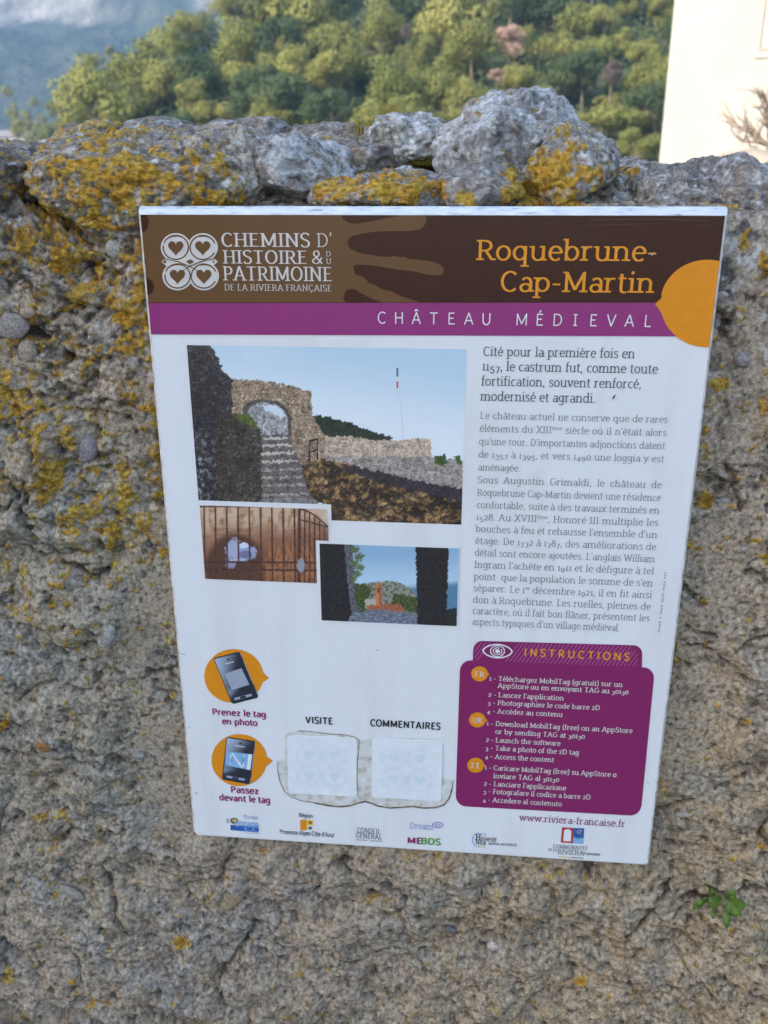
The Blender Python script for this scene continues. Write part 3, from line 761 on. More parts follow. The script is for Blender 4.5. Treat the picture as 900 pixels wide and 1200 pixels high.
boulder(448,228,150, 44, WY+.055,.14,  2, 22, (0.27,0.25,0.22), label='low capstone edged with bright orange lichen')
boulder(596,190,158,130, WY+.19,.26, 16, 23, (0.34,0.335,0.325), facets=11, label='tallest grey boulder, craggy peak', white=.60, dens=.8)
boulder(655,210,104,112, WY+.16,.22,-36, 24, (0.31,0.30,0.28), facets=8, label='right shoulder of the craggy boulder, lichened', white=.2)
boulder(560,226, 92, 54, WY+.07,.14,  6, 25, (0.29,0.27,0.25), sub=5)
boulder(748,208, 70, 30, WY+.26,.12, -4, 26, (0.30,0.28,0.25), sub=5, white=.3)
boulder(775,238,118, 70, WY+.14,.20, 12, 27, (0.26,0.25,0.24), label='grey capstone right of the panel corner', dens=.3)
boulder(858,240,130, 94, WY+.15,.24,-10, 28, (0.29,0.285,0.28), label='large grey capstone at the right edge', dens=.35)
boulder(960,232,130, 90, WY+.17,.24,  6, 31, G, sub=5)
boulder(835,215, 70, 34, WY+.30,.12,  5, 32, (0.27,0.26,0.25), sub=5, dens=.3)
boulder(-70,222,120, 80, WY+.12,.22,  0, 33, G, sub=5)
boulder(720,222, 50, 36, WY+.20,.12,  0, 34, (0.22,0.20,0.17), sub=5)
boulder(335,188, 60, 40, WY+.25,.12,  0, 35, (0.20,0.18,0.14), sub=5)
for k, x in enumerate([-3.6,-3.2,-2.85,-2.5,-2.15,-1.8,-1.45,-1.1,-.8, .85,1.15,1.5,1.85,2.2,2.6,3.0,3.4]):
    s = boulder(450, 215, 330 + 40 * (k % 3), 130 + 15 * (k % 4), WY+.2, .34, 5 * (k % 3) - 5, 50 + k, G, sub=4)
    s.location = (x, .22, 1.60)

# pebbles showing in the mortar
def pebble(px, py, w, hgt, tilt, tone, seed, proud=.004):
    Y = WALL_Y - proud; c = at(px, py, Y); 
    o_ = blobv(seed); V = o_[0] * np.array([w, 10, hgt]) / 2 / F * 1.06
    a = math.radians(tilt); Rm = np.array([[math.cos(a), 0, -math.sin(a)], [0, 1, 0], [math.sin(a), 0, math.cos(a)]])
    V = V @ Rm.T; col = (np.array(tone) * np.array([.84, .78, .70]))[None] * (1 + .18 * fbm3(V * 200 + seed, 3))[:, None]
    # sit the pebble on the local mortar surface
    d = ((WPX - c[0]) ** 2 + (WPZ - c[2]) ** 2); i = int(np.argmin(d)); ys = WPY[i]
    return mesh_np('pebble', V, o_[1], M_PEB, wall, col=col, smooth=True, loc=(c[0], ys - .0015, c[2]))
def blobv(seed):
    bm = bmesh.new(); bmesh.ops.create_icosphere(bm, subdivisions=3, radius=1)
    V = np.array([v.co[:] for v in bm.verts]); Fc = np.array([[v.index for v in f.verts] for f in bm.faces]); bm.free()
    return V * (1 + .12 * fbm3(V * 1.4 + seed, 2))[:, None], Fc
M_PEB = rock_mat('pebble_stone', 300, 900, .3, .0005)
vc = np.empty(len(wo.data.vertices) * 3, np.float32); wo.data.vertices.foreach_get('co', vc); vc = vc.reshape(-1, 3)
sel = (vc[:, 0] > -.62) & (vc[:, 0] < .6) & (vc[:, 2] > .4) & (vc[:, 2] < 1.6) & (vc[:, 1] < .05)
WPX, WPY, WPZ = vc[sel, 0], vc[sel, 1], vc[sel, 2]
for a in [(104,526,22,32,-22,(.27,.28,.33),1),(134,734,20,36,-28,(.36,.38,.41),2),(62,860,24,20,0,(.33,.18,.08),3),(848,590,24,15,-8,(.34,.35,.37),4),(132,292,22,20,10,(.40,.42,.44),5),
          (868,420,16,16,0,(.30,.31,.33),6),(800,951,22,8,5,(.42,.41,.38),7),(578,1112,16,15,-20,(.62,.60,.60),8),(14,382,40,30,5,(.30,.30,.31),9),(30,412,22,26,-10,(.36,.33,.29),10),
          (165,880,18,14,0,(.33,.34,.34),11),(88,1040,40,16,-32,(.34,.34,.33),12),(275,1045,26,66,-30,(.38,.32,.24),13),(318,1048,10,9,0,(.14,.14,.15),14),(690,1003,20,14,0,(.13,.11,.10),15),
          (528,1085,20,12,-15,(.16,.17,.20),16),(35,365,18,14,0,(.40,.34,.28),17),(828,300,16,14,0,(.12,.11,.11),18),(866,640,18,10,0,(.36,.34,.31),19),(845,345,14,12,0,(.42,.42,.42),20)]:
    pebble(*a)

# moss cushions and stalks, leafy weed
M_MOSS = flat('moss', (0.11, 0.095, 0.022), .95, .1, .5, 300)
M_GRASS = flat('yellow_stalks', (0.28, 0.22, 0.05), .8, .2, .3, 200)
def stalks(px, py, Y, n, spread, hmax, seed, lab):
    rg = np.random.RandomState(seed); c = at(px, py, Y); mb = MB()
    for _ in range(n):
        x, y = rg.normal(0, spread, 2); hgt = hmax * rg.uniform(.4, 1); lx, ly = rg.normal(0, .25, 2) * hgt
        mb.tube([(x, y, -.01), (x + lx * .4, y + ly * .4, hgt * .6), (x + lx, y + ly, hgt)], [.0007, .0006, .0004], 3)
    o = mb.build('moss_tuft', M_GRASS); o.location = tuple(c); tag(o, lab, 'moss tuft')
stalks(455,150, WY+.30, 70, .008, .030, 1, 'taller tuft of upright yellow moss stalks below the largest bright pine')
stalks(430,152, WY+.29, 60, .012, .014, 2, 'short rusty moss tuft left of the tall stalks')
stalks(362,152, WY+.36, 50, .010, .014, 3, 'thin yellowish moss tuft on the flat stones over the long green bush')
stalks(440,190, WY+.22, 50, .010, .012, 4, 'brownish moss tuft in the dark hollow in front of the tall stalks')
def moss(px, py, w, hgt, Y, seed, lab):
    c = at(px, py, Y); V, Fc = blobv(seed); V = V * np.array([w, 30, hgt]) / 2 / F * 1.1
    V = V * (1 + .25 * fbm3(V * 260 + seed, 3))[:, None]
    o = mesh_np('moss_cushion', V, Fc, M_MOSS, smooth=True, loc=tuple(c)); tag(o, lab, 'moss')
moss(315,186, 24,34, WY+.20, 1, 'green-brown moss cushion wedged beside the rounded tan capstone')
moss(515,190, 90,14, WY+.19, 2, 'dark moss strip under the whitish flat capstone')
moss(425,205, 40,12, WY+.14, 3, 'small moss cushion behind the orange-edged low capstone')
moss(742,202, 30,16, WY+.22, 4, 'moss patch between the big boulder and the right capstones')

M_WEED = flat('weed_leaf', (0.085, 0.15, 0.018), .5, .4, .5, 90)
weed_c = at(838, 1056, WALL_Y - .034); weed = empty('leafy_weed', tuple(weed_c))
def leaf(dx, dz, ln, wd, ang, out, droop):
    pts = []; n = 6; a = math.radians(ang)
    for i in range(n + 1):
        t = i / n; w = wd * math.sin(math.pi * min(1, t * .93 + .07)) ** .7 * (1 + .25 * math.cos(t * 14))
        x, z = dx + math.sin(a) * ln * t, dz + math.cos(a) * ln * t - droop * t * t; y = -out * math.sin(t * 2.2)
        px_, pz__ = math.cos(a) * w / 2, -math.sin(a) * w / 2
        pts += [(x - px_, y + .0015, z - pz__), (x, y - .001, z), (x + px_, y + .0015, z + pz__)]
    f = [(3 * i + k, 3 * i + k + 1, 3 * i + k + 4, 3 * i + k + 3) for i in range(n) for k in (0, 1)]
    o = mesh_np('leaf', np.array(pts), f, M_WEED, weed, smooth=True)
rgl = random.Random(8)
for k in range(11):                                # bright lobed leaves on the right, a smaller clump in the crack's shade on the left
    t_ = rgl.uniform(0, 6.28); leaf(.013 + .006 * math.cos(t_), .002 + .004 * math.sin(t_), rgl.uniform(.014, .021), rgl.uniform(.012, .018), math.degrees(t_) * -1 + 90 + rgl.uniform(-25, 25), rgl.uniform(.006, .014), rgl.uniform(0, .004))
for k in range(7):
    t_ = rgl.uniform(0, 6.28); leaf(-.008 + .006 * math.cos(t_), -.006 + .004 * math.sin(t_), rgl.uniform(.011, .016), rgl.uniform(.009, .013), math.degrees(t_) * -1 + 90 + rgl.uniform(-25, 25), rgl.uniform(.002, .008), rgl.uniform(0, .004))
leaf(.015, -.010, .026, .010, 176, .010, .0); leaf(-.001, -.010, .014, .007, 184, .008, .0)
mb = MB()
for (x, z) in [(.012, 0), (.010, -.006), (-.006, 0), (-.008, -.008), (.018, .0)]:
    mb.tube([(-.002, .034, .002), (x * .5, .004, z * .5 + .002), (x, -.002, z)], [.0009, .0007, .0005], 4)
mb.build('stem', M_WEED, weed)
tag(weed, 'small bright green leafy weed growing from a crack at lower right', 'weed')
# ------------------------------------------------------------------ information panel
M_SIGN = noise_ramp('enamelled_white_panel', [(0.30, (0.675, 0.675, 0.665)), (0.5, (0.725, 0.73, 0.735)), (0.7, (0.735, 0.74, 0.75))], 9, .30, 8, vec=(2.2, 1, .35))
M_SIGN.node_tree.nodes['Principled BSDF'].inputs['Coat Weight'].default_value = .3
def ink(name, rgb, rough=.32, vary=.04): return flat('print_' + name, rgb, rough, .28, vary, 90, coat=.06)
I_LB = ink('light_brown', (0.135, 0.066, 0.024)); I_DB = ink('dark_brown', (0.045, 0.013, 0.005))
I_PU = ink('magenta', (0.27, 0.035, 0.165)); I_PU2 = ink('deep_magenta', (0.215, 0.018, 0.105)); I_PU3 = ink('pink_stripe', (0.42, 0.13, 0.32))
I_OR = ink('orange', (0.70, 0.25, 0.010)); I_ORT = ink('orange_letter', (0.72, 0.28, 0.02)); I_CR = ink('cream', (0.62, 0.58, 0.54)); I_WH = ink('white', (0.76, 0.76, 0.77))
I_K = ink('black', (0.025, 0.025, 0.030)); I_DG = ink('dark_grey', (0.10, 0.103, 0.115)); I_GR = ink('grey', (0.25, 0.255, 0.27)); I_MAG = ink('magenta_letter', (0.26, 0.03, 0.13))
I_BL = ink('blue', (0.03, 0.10, 0.38)); I_LBL = ink('light_blue', (0.22, 0.42, 0.66)); I_VI = ink('violet', (0.25, 0.24, 0.55)); I_GN = ink('green', (0.10, 0.30, 0.05)); I_YE = ink('yellow', (0.65, 0.52, 0.05))
I_RD = ink('red', (0.42, 0.05, 0.04)); I_FAINT = ink('pale_blue', (0.63, 0.70, 0.75)); I_PH = ink('phone_black', (0.02, 0.022, 0.035)); I_SIL = ink('phone_silver', (0.32, 0.36, 0.44)); I_STK = ink('sticker_white', (0.73, 0.75, 0.765))
from mathutils.geometry import tessellate_polygon
def Sp(px, py): P = at(px, py, SIGN_Y); return (P[0], P[2])
EPS = 0.00022
def yl(layer): return SIGN_Y - EPS * layer - 0.00005

# panel body: front loop, bevel loop, back loop
def rounded(x0, x1, z0, z1, rad, n=6):            # rad: (bl, br, tr, tl)
    out = []
    for (cx, cz, r, a0) in ((x0, z0, rad[0], 180), (x1, z0, rad[1], 270), (x1, z1, rad[2], 0), (x0, z1, rad[3], 90)):
        sx_ = 1 if cx == x0 else -1; sz_ = 1 if cz == z0 else -1
        for i in range(n + 1):
            a = math.radians(a0 + 90 * i / n); out.append((cx + sx_ * r + r * math.cos(a), cz + sz_ * r + r * math.sin(a)))
    return out
XL, ZTOP = Sp(161, 247); XR, _ = Sp(854, 248); _, ZB = Sp(226.9, 979.5)
zf = Sp(500, 251.5)[1]
THK = 0.014
loops = []
for (ins, top, y, rr_) in ((.0030, zf, 0, .006), (.0014, zf + .0012, .0006, .0075), (.0002, ZTOP + .0006, .0028, .0085), (0, ZTOP + .0040, .0065, .009), (0, ZTOP + .0040, THK, .009)):
    lp = rounded(XL + ins, XR - ins, ZB + ins, top, (rr_, rr_ * .55, .0016, .0016))
    loops.append([(x, SIGN_Y + y, z) for x, z in lp])
nl = len(loops[0]); v = [p for l_ in loops for p in l_]
f = [(i * nl + k, i * nl + (k + 1) % nl, (i + 1) * nl + (k + 1) % nl, (i + 1) * nl + k) for i in range(4) for k in range(nl)]
f.append(tuple(range(nl))); f.append(tuple(range(4 * nl, 5 * nl))[::-1])
sign = empty('information_panel', ((XL + XR) / 2, SIGN_Y, ZB)); SO = np.array([(XL + XR) / 2, SIGN_Y, ZB])
tag(sign, 'white tourist information panel with brown and purple header fixed to the rubble wall', 'sign')
def smesh(name, V, F_, mat, parent=None, **k):
    return mesh_np(name, np.array(V) - SO, F_, mat, parent or sign, **k)
def poly(name, pts, layer, mat, parent=None, px=True):
    q = [Sp(*p) for p in pts] if px else pts
    ar = sum(a[0] * b[1] - b[0] * a[1] for a, b in zip(q, q[1:] + q[:1]))
    if ar < 0: q = q[::-1]
    q = [p for i, p in enumerate(q) if math.dist(p, q[i - 1]) > 1e-5]
    tr = tessellate_polygon([[Vector((x, z, 0)) for x, z in q]]); fs = []
    for t in tr:
        a_r = (q[t[1]][0] - q[t[0]][0]) * (q[t[2]][1] - q[t[0]][1]) - (q[t[2]][0] - q[t[0]][0]) * (q[t[1]][1] - q[t[0]][1])
        if abs(a_r) > 1e-12: fs.append(tuple(t) if a_r > 0 else tuple(t)[::-1])
    me = bpy.data.meshes.new(name); me.from_pydata([(x - SO[0], yl(layer) - SO[1], z - SO[2]) for x, z in q], [], fs); me.update(); me.materials.append(mat)
    o = bpy.data.objects.new(name, me); COL.objects.link(o); o.parent = parent or sign
    return o
m_, n_n, l_n, b_n = newmat('panel_edge_metal')     # scuffed folded edge
smesh('panel_sheet', v, f, M_SIGN)
# scuffed bare strip along the folded top edge
M_SCUFF = noise_ramp('scuffed_top_edge', [(0.30, (0.22, 0.20, 0.27)), (0.42, (0.62, 0.66, 0.70)), (0.7, (0.82, 0.84, 0.86))], 42, .35, 8, vec=(1, 1, 6))
ns = 120; Vv = []; Xs = np.linspace(XL + .0016, XR - .0016, ns)
rgs = np.random.RandomState(2)
for (y, z) in ((-.00012, zf - .0004), (.00045, zf + .0013), (.0026, ZTOP + .0008), (.0063, ZTOP + .0043), (.0125, ZTOP + .0043)):
    for x in Xs: Vv.append((x, SIGN_Y + y - .00015, z + .00018 + (0 if y > 0 else rgs.uniform(-.0005, .0004))))
smesh('top_edge', Vv, grid_faces(ns, 5), M_SCUFF)
# side edge strips read slightly warm and worn
M_EDGE = noise_ramp('worn_side_edge', [(0.35, (0.42, 0.38, 0.33)), (0.6, (0.74, 0.70, 0.64))], 70, .4, 6)

for sd, xe_ in ((1, XR), (-1, XL)):
    zz_ = np.linspace(ZB + .010, zf - .001, 60); Ve = []
    for k_ in range(4):
        dx_, dy_ = [(.0029, -.00010), (.0013, .0004), (.0001, .0027), (-.00015, .0120)][k_]
        for z_ in zz_: Ve.append((xe_ - sd * dx_, SIGN_Y + dy_ - .00012, z_))
    gf_ = grid_faces(60, 4); smesh('side_edge', Ve, gf_ if sd < 0 else gf_[:, ::-1].copy(), M_EDGE)

def clipx(pts):                                   # keep print inside the flat front
    out = []
    for p in pts:
        x, z = Sp(*p); out.append((min(max(x, XL + .0032), XR - .0032), min(z, zf - .0006)))
    return out
poly('header_band', clipx([(160, 251), (860, 252), (842, 355), (100, 354.5)]), 1, I_DB, px=False)
def h7(x, y): return (380 + x / 5, 240 + y / 5)
light = [(150, 251)] + [h7(100, 60), h7(112, 84), h7(140, 105), h7(180, 112), h7(300, 92), h7(390, 72), h7(480, 57)] + [h7(590, 57)] + \
    [h7(*q) for q in [(600, 75), (598, 98), (585, 122), (570, 140), (520, 152), (430, 154), (330, 155), (270, 160), (220, 170), (180, 178), (150, 190), (137, 212), (140, 238), (155, 260), (200, 280), (260, 292), (330, 303), (380, 305), (405, 299), (450, 306), (475, 305), (490, 315), (560, 322), (600, 325), (640, 335), (675, 350), (690, 360), (700, 380), (697, 400), (685, 412), (640, 410), (600, 408), (540, 392), (420, 378), (350, 365), (280, 355), (190, 350), (168, 362), (175, 385), (185, 410), (215, 416), (240, 430), (262, 458), (290, 466), (340, 495), (390, 505), (450, 535), (500, 550), (560, 572)]] + \
    [h7(340, 572), h7(280, 550), h7(220, 520), h7(190, 500), h7(160, 492), h7(130, 500), h7(112, 545), h7(125, 572), (150, 354.2)]
poly('hand_shape', clipx(light), 2, I_LB, px=False)
for pts in ([(161, 251), (172, 251), (174.5, 258), (173.5, 266), (170, 271), (163, 272)], [(163, 300), (168, 302), (171, 305), (170.5, 309), (164, 309.5)], [(165, 326), (173, 325), (179, 330), (181, 336), (179, 342), (173, 346.5), (167, 347)]):
    poly('dark_fingertip', clipx(pts), 3, I_DB, px=False)
poly('purple_band', clipx([(100, 354.3), (860, 354.8), (855, 394.5), (100, 390.6)]), 3, I_PU, px=False)
def ell(cx, cy, rx, ry, n=48, a0=0, a1=360): return [(cx + rx * math.cos(math.radians(a0 + (a1 - a0) * i / n)), cy - ry * math.sin(math.radians(a0 + (a1 - a0) * i / n))) for i in range(n + (0 if abs(a1 - a0) == 360 else 1))]
bub = [(767.5, 356)] + [(775, 349)] + ell(829, 355.5, 55.5, 51.3, 44, 166, -166)[0:] + [(774.5, 366)]
poly('orange_speech_bubble', clipx(bub), 4, I_OR, px=False)

# ---- slab-serif stroke lettering
GL = {
'a':(47,'a 25 33 14 15 0 150;l 39 34 39 5 43 1;a 23 14 15 13 0 360;r 39 0'),'b':(54,'l 11 75 11 0;a 28 25 18 23 0 360;t 11 75'),'c':(44,'a 26 25 18 24 48 312'),
'd':(55,'l 42 75 42 0;a 25 25 18 23 0 360;t 42 75;r 42 0'),'e':(47,'a 25 25 18 24 4 315;l 7 27 43 27'),'f':(32,'a 26 60 12 14 70 180;l 14 60 14 0;l 4 49 28 49;s 14 0'),
'g':(52,'a 24 27 16 21 0 360;l 41 50 41 -8;a 24 -8 17 13 0 -150;r 41 50'),'h':(58,'l 12 75 12 0;a 28 32 16 16 180 0;l 44 32 44 0;s 12 0;s 44 0;t 12 75'),
'i':(26,'l 13 50 13 0;d 13 68;t 13 50;s 13 0'),'j':(24,'l 14 50 14 -10;a 4 -10 10 11 0 -90;d 14 68;t 14 50'),'k':(54,'l 12 75 12 0;l 12 20 40 49;l 22 29 44 1;s 12 0;s 44 0;t 12 75'),
'l':(26,'l 13 75 13 0;t 13 75;s 13 0'),'m':(88,'l 12 50 12 0;a 27 32 15 16 180 0;l 42 32 42 0;a 58 32 16 16 180 0;l 74 32 74 0;s 12 0;s 42 0;s 74 0;t 12 50'),
'n':(58,'l 12 50 12 0;a 28 32 16 16 180 0;l 44 32 44 0;s 12 0;s 44 0;t 12 50'),'o':(51,'a 25 25 19 24 0 360'),'p':(55,'l 12 50 12 -22;a 29 25 18 23 0 360;t 12 50;s 12 -22'),
'q':(54,'l 42 50 42 -22;a 25 25 18 23 0 360;s 42 -22'),'r':(40,'l 12 50 12 0;a 28 31 16 17 180 65;s 12 0;t 12 50'),'s':(41,'p 34 42 27 49 16 49 9 43 9 35 16 29 27 24 34 17 34 8 27 1 15 1 7 8'),
't':(34,'l 14 64 14 12;a 25 12 11 12 180 300;l 4 49 29 49'),'u':(57,'l 12 50 12 17;a 28 17 16 16 180 360;l 44 50 44 0;t 12 50;t 44 50;r 44 0'),'v':(50,'l 7 50 25 1;l 43 50 25 1;s 8 50;s 42 50'),
'w':(74,'l 7 50 22 1;l 22 1 37 48;l 37 48 52 1;l 52 1 67 50;s 8 50;s 66 50'),'x':(50,'l 8 50 42 1;l 42 50 8 1;s 9 50;s 41 50;s 9 0;s 41 0'),'y':(50,'l 7 50 26 2;p 44 50 26 2 18 -17 8 -20;s 8 50;s 43 50'),
'z':(44,'l 7 47 37 47;l 37 47 7 3;l 7 3 38 3'),
'A':(66,'l 8 0 33 70;l 58 0 33 70;l 18 24 48 24;s 8 0;s 58 0'),'B':(58,'l 14 70 14 0;l 14 68 30 68;a 30 53 17 15 90 -90;l 14 38 32 38;a 32 20 19 18 90 -90;l 14 2 32 2;T 14 70;T 14 3'),
'C':(60,'a 34 35 25 34 45 315'),'D':(66,'l 14 70 14 0;l 14 68 30 68;a 30 35 27 33 90 -90;l 14 2 30 2;T 14 70;T 14 3'),'E':(54,'l 14 70 14 0;l 14 67 46 67;l 14 37 40 37;l 14 3 48 3;T 14 70;T 14 3'),
'F':(51,'l 14 70 14 0;l 14 67 46 67;l 14 36 40 36;s 14 0;T 14 70'),'G':(66,'a 34 35 25 34 45 305;l 56 34 56 8;l 42 33 58 33'),'H':(68,'l 14 70 14 0;l 54 70 54 0;l 14 36 54 36;s 14 0;s 54 0;s 14 70;s 54 70'),
'I':(30,'l 15 70 15 0;s 15 0;s 15 70'),'J':(38,'l 24 70 24 14;a 13 14 11 13 0 -150;s 24 70'),'K':(64,'l 14 70 14 0;l 14 28 50 70;l 24 40 54 1;s 14 0;s 14 70;s 54 0;s 50 70'),'L':(52,'l 14 70 14 0;l 14 3 46 3;s 14 70;T 14 3'),
'M':(82,'l 14 70 14 0;l 14 68 41 8;l 41 8 68 68;l 68 70 68 0;s 14 0;s 68 0;T 14 70'),'N':(70,'l 14 70 14 0;l 14 68 56 3;l 56 70 56 0;s 14 0;s 56 70;T 14 70'),'O':(68,'a 34 35 26 34 0 360'),
'P':(56,'l 14 70 14 0;l 14 67 30 67;a 30 49 18 18 90 -90;l 14 31 30 31;s 14 0;T 14 70'),'Q':(68,'a 34 35 26 34 0 360;l 38 14 58 -8'),'R':(62,'l 14 70 14 0;l 14 67 30 67;a 30 50 18 17 90 -90;l 14 33 30 33;l 32 33 52 1;s 14 0;T 14 70;r 52 0'),
'S':(50,'p 43 60 34 69 18 69 9 61 9 49 17 40 33 33 42 24 42 10 33 1 17 1 7 10'),'T':(60,'l 30 70 30 0;l 6 67 54 67;s 30 0'),'U':(66,'l 13 70 13 24;a 33 24 20 23 180 360;l 53 70 53 24;s 13 70;s 53 70'),
'V':(64,'l 8 70 32 1;l 56 70 32 1;s 8 70;s 56 70'),'W':(90,'l 8 70 26 1;l 26 1 45 66;l 45 66 64 1;l 64 1 82 70;s 8 70;s 82 70'),'X':(62,'l 9 70 53 1;l 53 70 9 1;s 9 70;s 53 70;s 9 0;s 53 0'),
'Y':(60,'l 8 70 30 34;l 52 70 30 34;l 30 34 30 0;s 8 70;s 52 70;s 30 0'),'Z':(56,'l 8 67 48 67;l 48 67 8 3;l 8 3 49 3'),
'0':(54,'a 27 35 20 34 0 360'),'1':(36,'l 18 70 18 0;s 18 0;t 18 70'),'2':(50,'a 25 51 17 18 160 -30;l 40 42 9 3;l 9 3 43 3'),'3':(50,'a 24 53 16 16 150 -80;a 24 20 18 19 80 -150'),
'4':(54,'l 36 70 36 0;l 36 68 7 22;l 7 21 48 21'),'5':(50,'l 40 67 14 67;l 14 67 12 40;a 24 22 18 21 110 -150'),'6':(52,'a 26 21 18 20 0 360;p 38 68 22 58 12 40 8 22'),'7':(48,'l 8 67 42 67;l 42 67 18 0'),
'8':(52,'a 26 53 15 16 0 360;a 26 19 18 18 0 360'),'9':(52,'a 26 48 18 20 0 360;p 44 46 40 26 30 10 14 1'),
'-':(34,'l 5 26 29 26'),'.':(22,'d 11 5'),',':(22,'l 12 8 8 -10'),"'":(18,'l 10 74 8 56'),'&':(66,'a 28 54 13 15 -60 240;p 38 42 22 30 10 20;a 26 18 17 17 170 340;l 18 46 56 1;l 43 14 54 34'),
'(':(28,'p 24 78 14 60 10 32 14 2 24 -14'),')':(28,'p 6 78 16 60 20 32 16 2 6 -14'),'/':(32,'l 4 -5 28 74'),' ':(26,''),'–':(44,'l 4 26 40 26'),
}
ACC = {'é':('e','A'),'è':('e','G'),'ê':('e','C'),'à':('a','G'),'â':('a','C'),'ù':('u','G'),'û':('u','C'),'ô':('o','C'),'É':('E','A'),'Â':('A','C'),'ç':('c','S'),'Ç':('C','S')}
def glyph(ch):
    """advance, list of strokes (kind, points)"""
    acc = None
    if ch in ACC: ch, acc = ACC[ch]
    adv, s = GL[ch]; out = []
    for tok in s.split(';'):
        q = tok.split()
        if not q: continue
        n = [float(a) for a in q[1:]]
        if q[0] in 'lp': out.append(('l', [(n[i], n[i + 1]) for i in range(0, len(n), 2)]))
        elif q[0] == 'a':
            k = max(5, int(abs(n[5] - n[4]) / 22))
            out.append(('l', [(n[0] + n[2] * math.cos(math.radians(n[4] + (n[5] - n[4]) * i / k)), n[1] + n[3] * math.sin(math.radians(n[4] + (n[5] - n[4]) * i / k))) for i in range(k + 1)]))
        else: out.append((q[0], n))
    if acc:
        cx = adv / 2 - 1; b = 76 if ch.isupper() else 57
        if acc == 'A': out.append(('l', [(cx - 3, b), (cx + 8, b + 14)]))
        if acc == 'G': out.append(('l', [(cx + 3, b), (cx - 8, b + 14)]))
        if acc == 'C': out += [('l', [(cx - 10, b), (cx, b + 12)]), ('l', [(cx, b + 12), (cx + 10, b)])]
        if acc == 'S': out.append(('l', [(cx + 3, -1), (cx + 5, -9), (cx - 4, -17)]))
    return adv, out
def stroke_quads(pts, w, con):
    pts = [np.array(p, float) for p in pts]; n = len(pts); L_ = []; R_ = []
    closed = n > 3 and np.hypot(*(pts[0] - pts[-1])) < .5
    for i, p in enumerate(pts):
        if closed and i in (0, n - 1): t = pts[1] - pts[-2]
        else: t = pts[min(i + 1, n - 1)] - pts[max(i - 1, 0)]
        t = t / (np.hypot(*t) + 1e-9); nn = np.array([-t[1], t[0]])
        hw = w / 2 * (con + (1 - con) * abs(nn[0])); L_.append(p + nn * hw); R_.append(p - nn * hw)
    return L_ + R_, [(i, i + 1, n + i + 1, n + i) for i in range(n - 1)]
def text(name, s, p0, p1, xh, layer, mat, parent=None, w=9.0, con=.75, serif=True, justify=False, old=False, caps=False, vertical=False, xmax=1.35, maxtrack=None, mono=False):
    """one line of lettering from photo point p0 to p1 (both on the baseline); xh = x-height (cap height if caps) in photo px"""
    a = Sp(*p0); b = Sp(*p1); W = b[0] - a[0]; zb = (a[1] + b[1]) / 2
    mpp = abs(Sp(p0[0], p0[1] - 10)[1] - Sp(*p0)[1]) / 10
    sc = xh * mpp / (70.0 if caps else 50.0)
    sup = []; q_ = ''; fl = False
    for c in s:
        if c == '^': fl = not fl
        else: q_ += c; sup.append(fl)
    s = q_
    gl = [glyph(c) for c in s]; adv = [62.0 if mono else g[0] * (.55 if sup[i] else .88 if old and s[i].isdigit() else 1) for i, g in enumerate(gl)]
    nat = sum(adv) - 10; tot = W / sc; extra = tot - nat; sp = s.count(' '); sx_ = 1.0; tr = 0.0; ws = 0.0
    if justify and sp: 
        if extra > 0: tr = min(1.5, extra * .25 / len(s)); ws = (extra - tr * (len(s) - 1)) / sp
        else: sx_ = tot / nat
    elif maxtrack is not None: tr = extra / max(1, len(s) - 1)
    else: sx_ = tot / nat
    V = []; Fc = []; x = -5.0; k = 0
    th = w * con
    def quad(vs, fs):
        nonlocal V, Fc
        n0 = len(V)
        for q in vs: V.append((a[0] + q[0] * sc * sx_, yl(layer) - .000012 * (k % 7), zb + q[1] * sc))
        for f_ in fs:
            p_ = [np.array(vs[i]) for i in f_]; ar = sum(p_[i][0] * p_[(i + 1) % len(p_)][1] - p_[(i + 1) % len(p_)][0] * p_[i][1] for i in range(len(p_)))
            g_ = [n0 + i for i in f_]; Fc.append(g_ if ar > 0 else g_[::-1])
    for ci, c in enumerate(s):
        g = gl[ci]; os_, oy = 1.0, 0.0
        off = (adv[ci] - g[0]) / 2 if mono else 0
        if old and c.isdigit(): os_ = .72 if c not in '68' else .95; oy = -19 if c in '34579' else 0
        for kd, pts in g[1]:
            k += 1
            if kd == 'l': vs, fs = stroke_quads([(x + off + q[0] * (1 if not (old and c.isdigit()) else .86), q[1] * os_ + oy) for q in pts], w, con)
            elif kd == 'd': r = w * .62; vs = [(x + off + pts[0] + r * math.cos(t_), pts[1] * os_ + r * math.sin(t_)) for t_ in np.linspace(0, 2 * math.pi, 9)[:-1]]; fs = [tuple(range(8))]
            else:
                isI = c in 'I' and mono
                if not serif and not isI: continue
                X_, Y_ = pts; X_ += off; Y_ = Y_ * os_ + oy; y0, y1 = (Y_, Y_ + th) if (pts[1] <= 3 and pts[1] not in (50, 70, 75)) or pts[1] == -22 else (Y_ - th, Y_)
                if pts[1] == 3: y0, y1 = Y_ - 3 * os_, Y_ - 3 * os_ + th
                l_, r__ = {'s': (-9 - w * .4, 9 + w * .4), 't': (-9 - w * .3, w / 2), 'r': (-w / 2, 8 + w * .4), 'T': (-8 - w * .4, w / 2)}[kd]
                vs = [(x + X_ + l_, y0), (x + X_ + r__, y0), (x + X_ + r__, y1), (x + X_ + l_, y1)]; fs = [(0, 1, 2, 3)]
            if sup[ci]: vs = [(x + (q[0] - x) * .55, q[1] * .55 + 34) for q in vs]
            quad(vs, fs)
        x += adv[ci] + tr + (ws if c == ' ' else 0)
    return smesh(name, V, Fc, mat, parent)
def lerp(a, b, t): return (a[0] + (b[0] - a[0]) * t, a[1] + (b[1] - a[1]) * t)

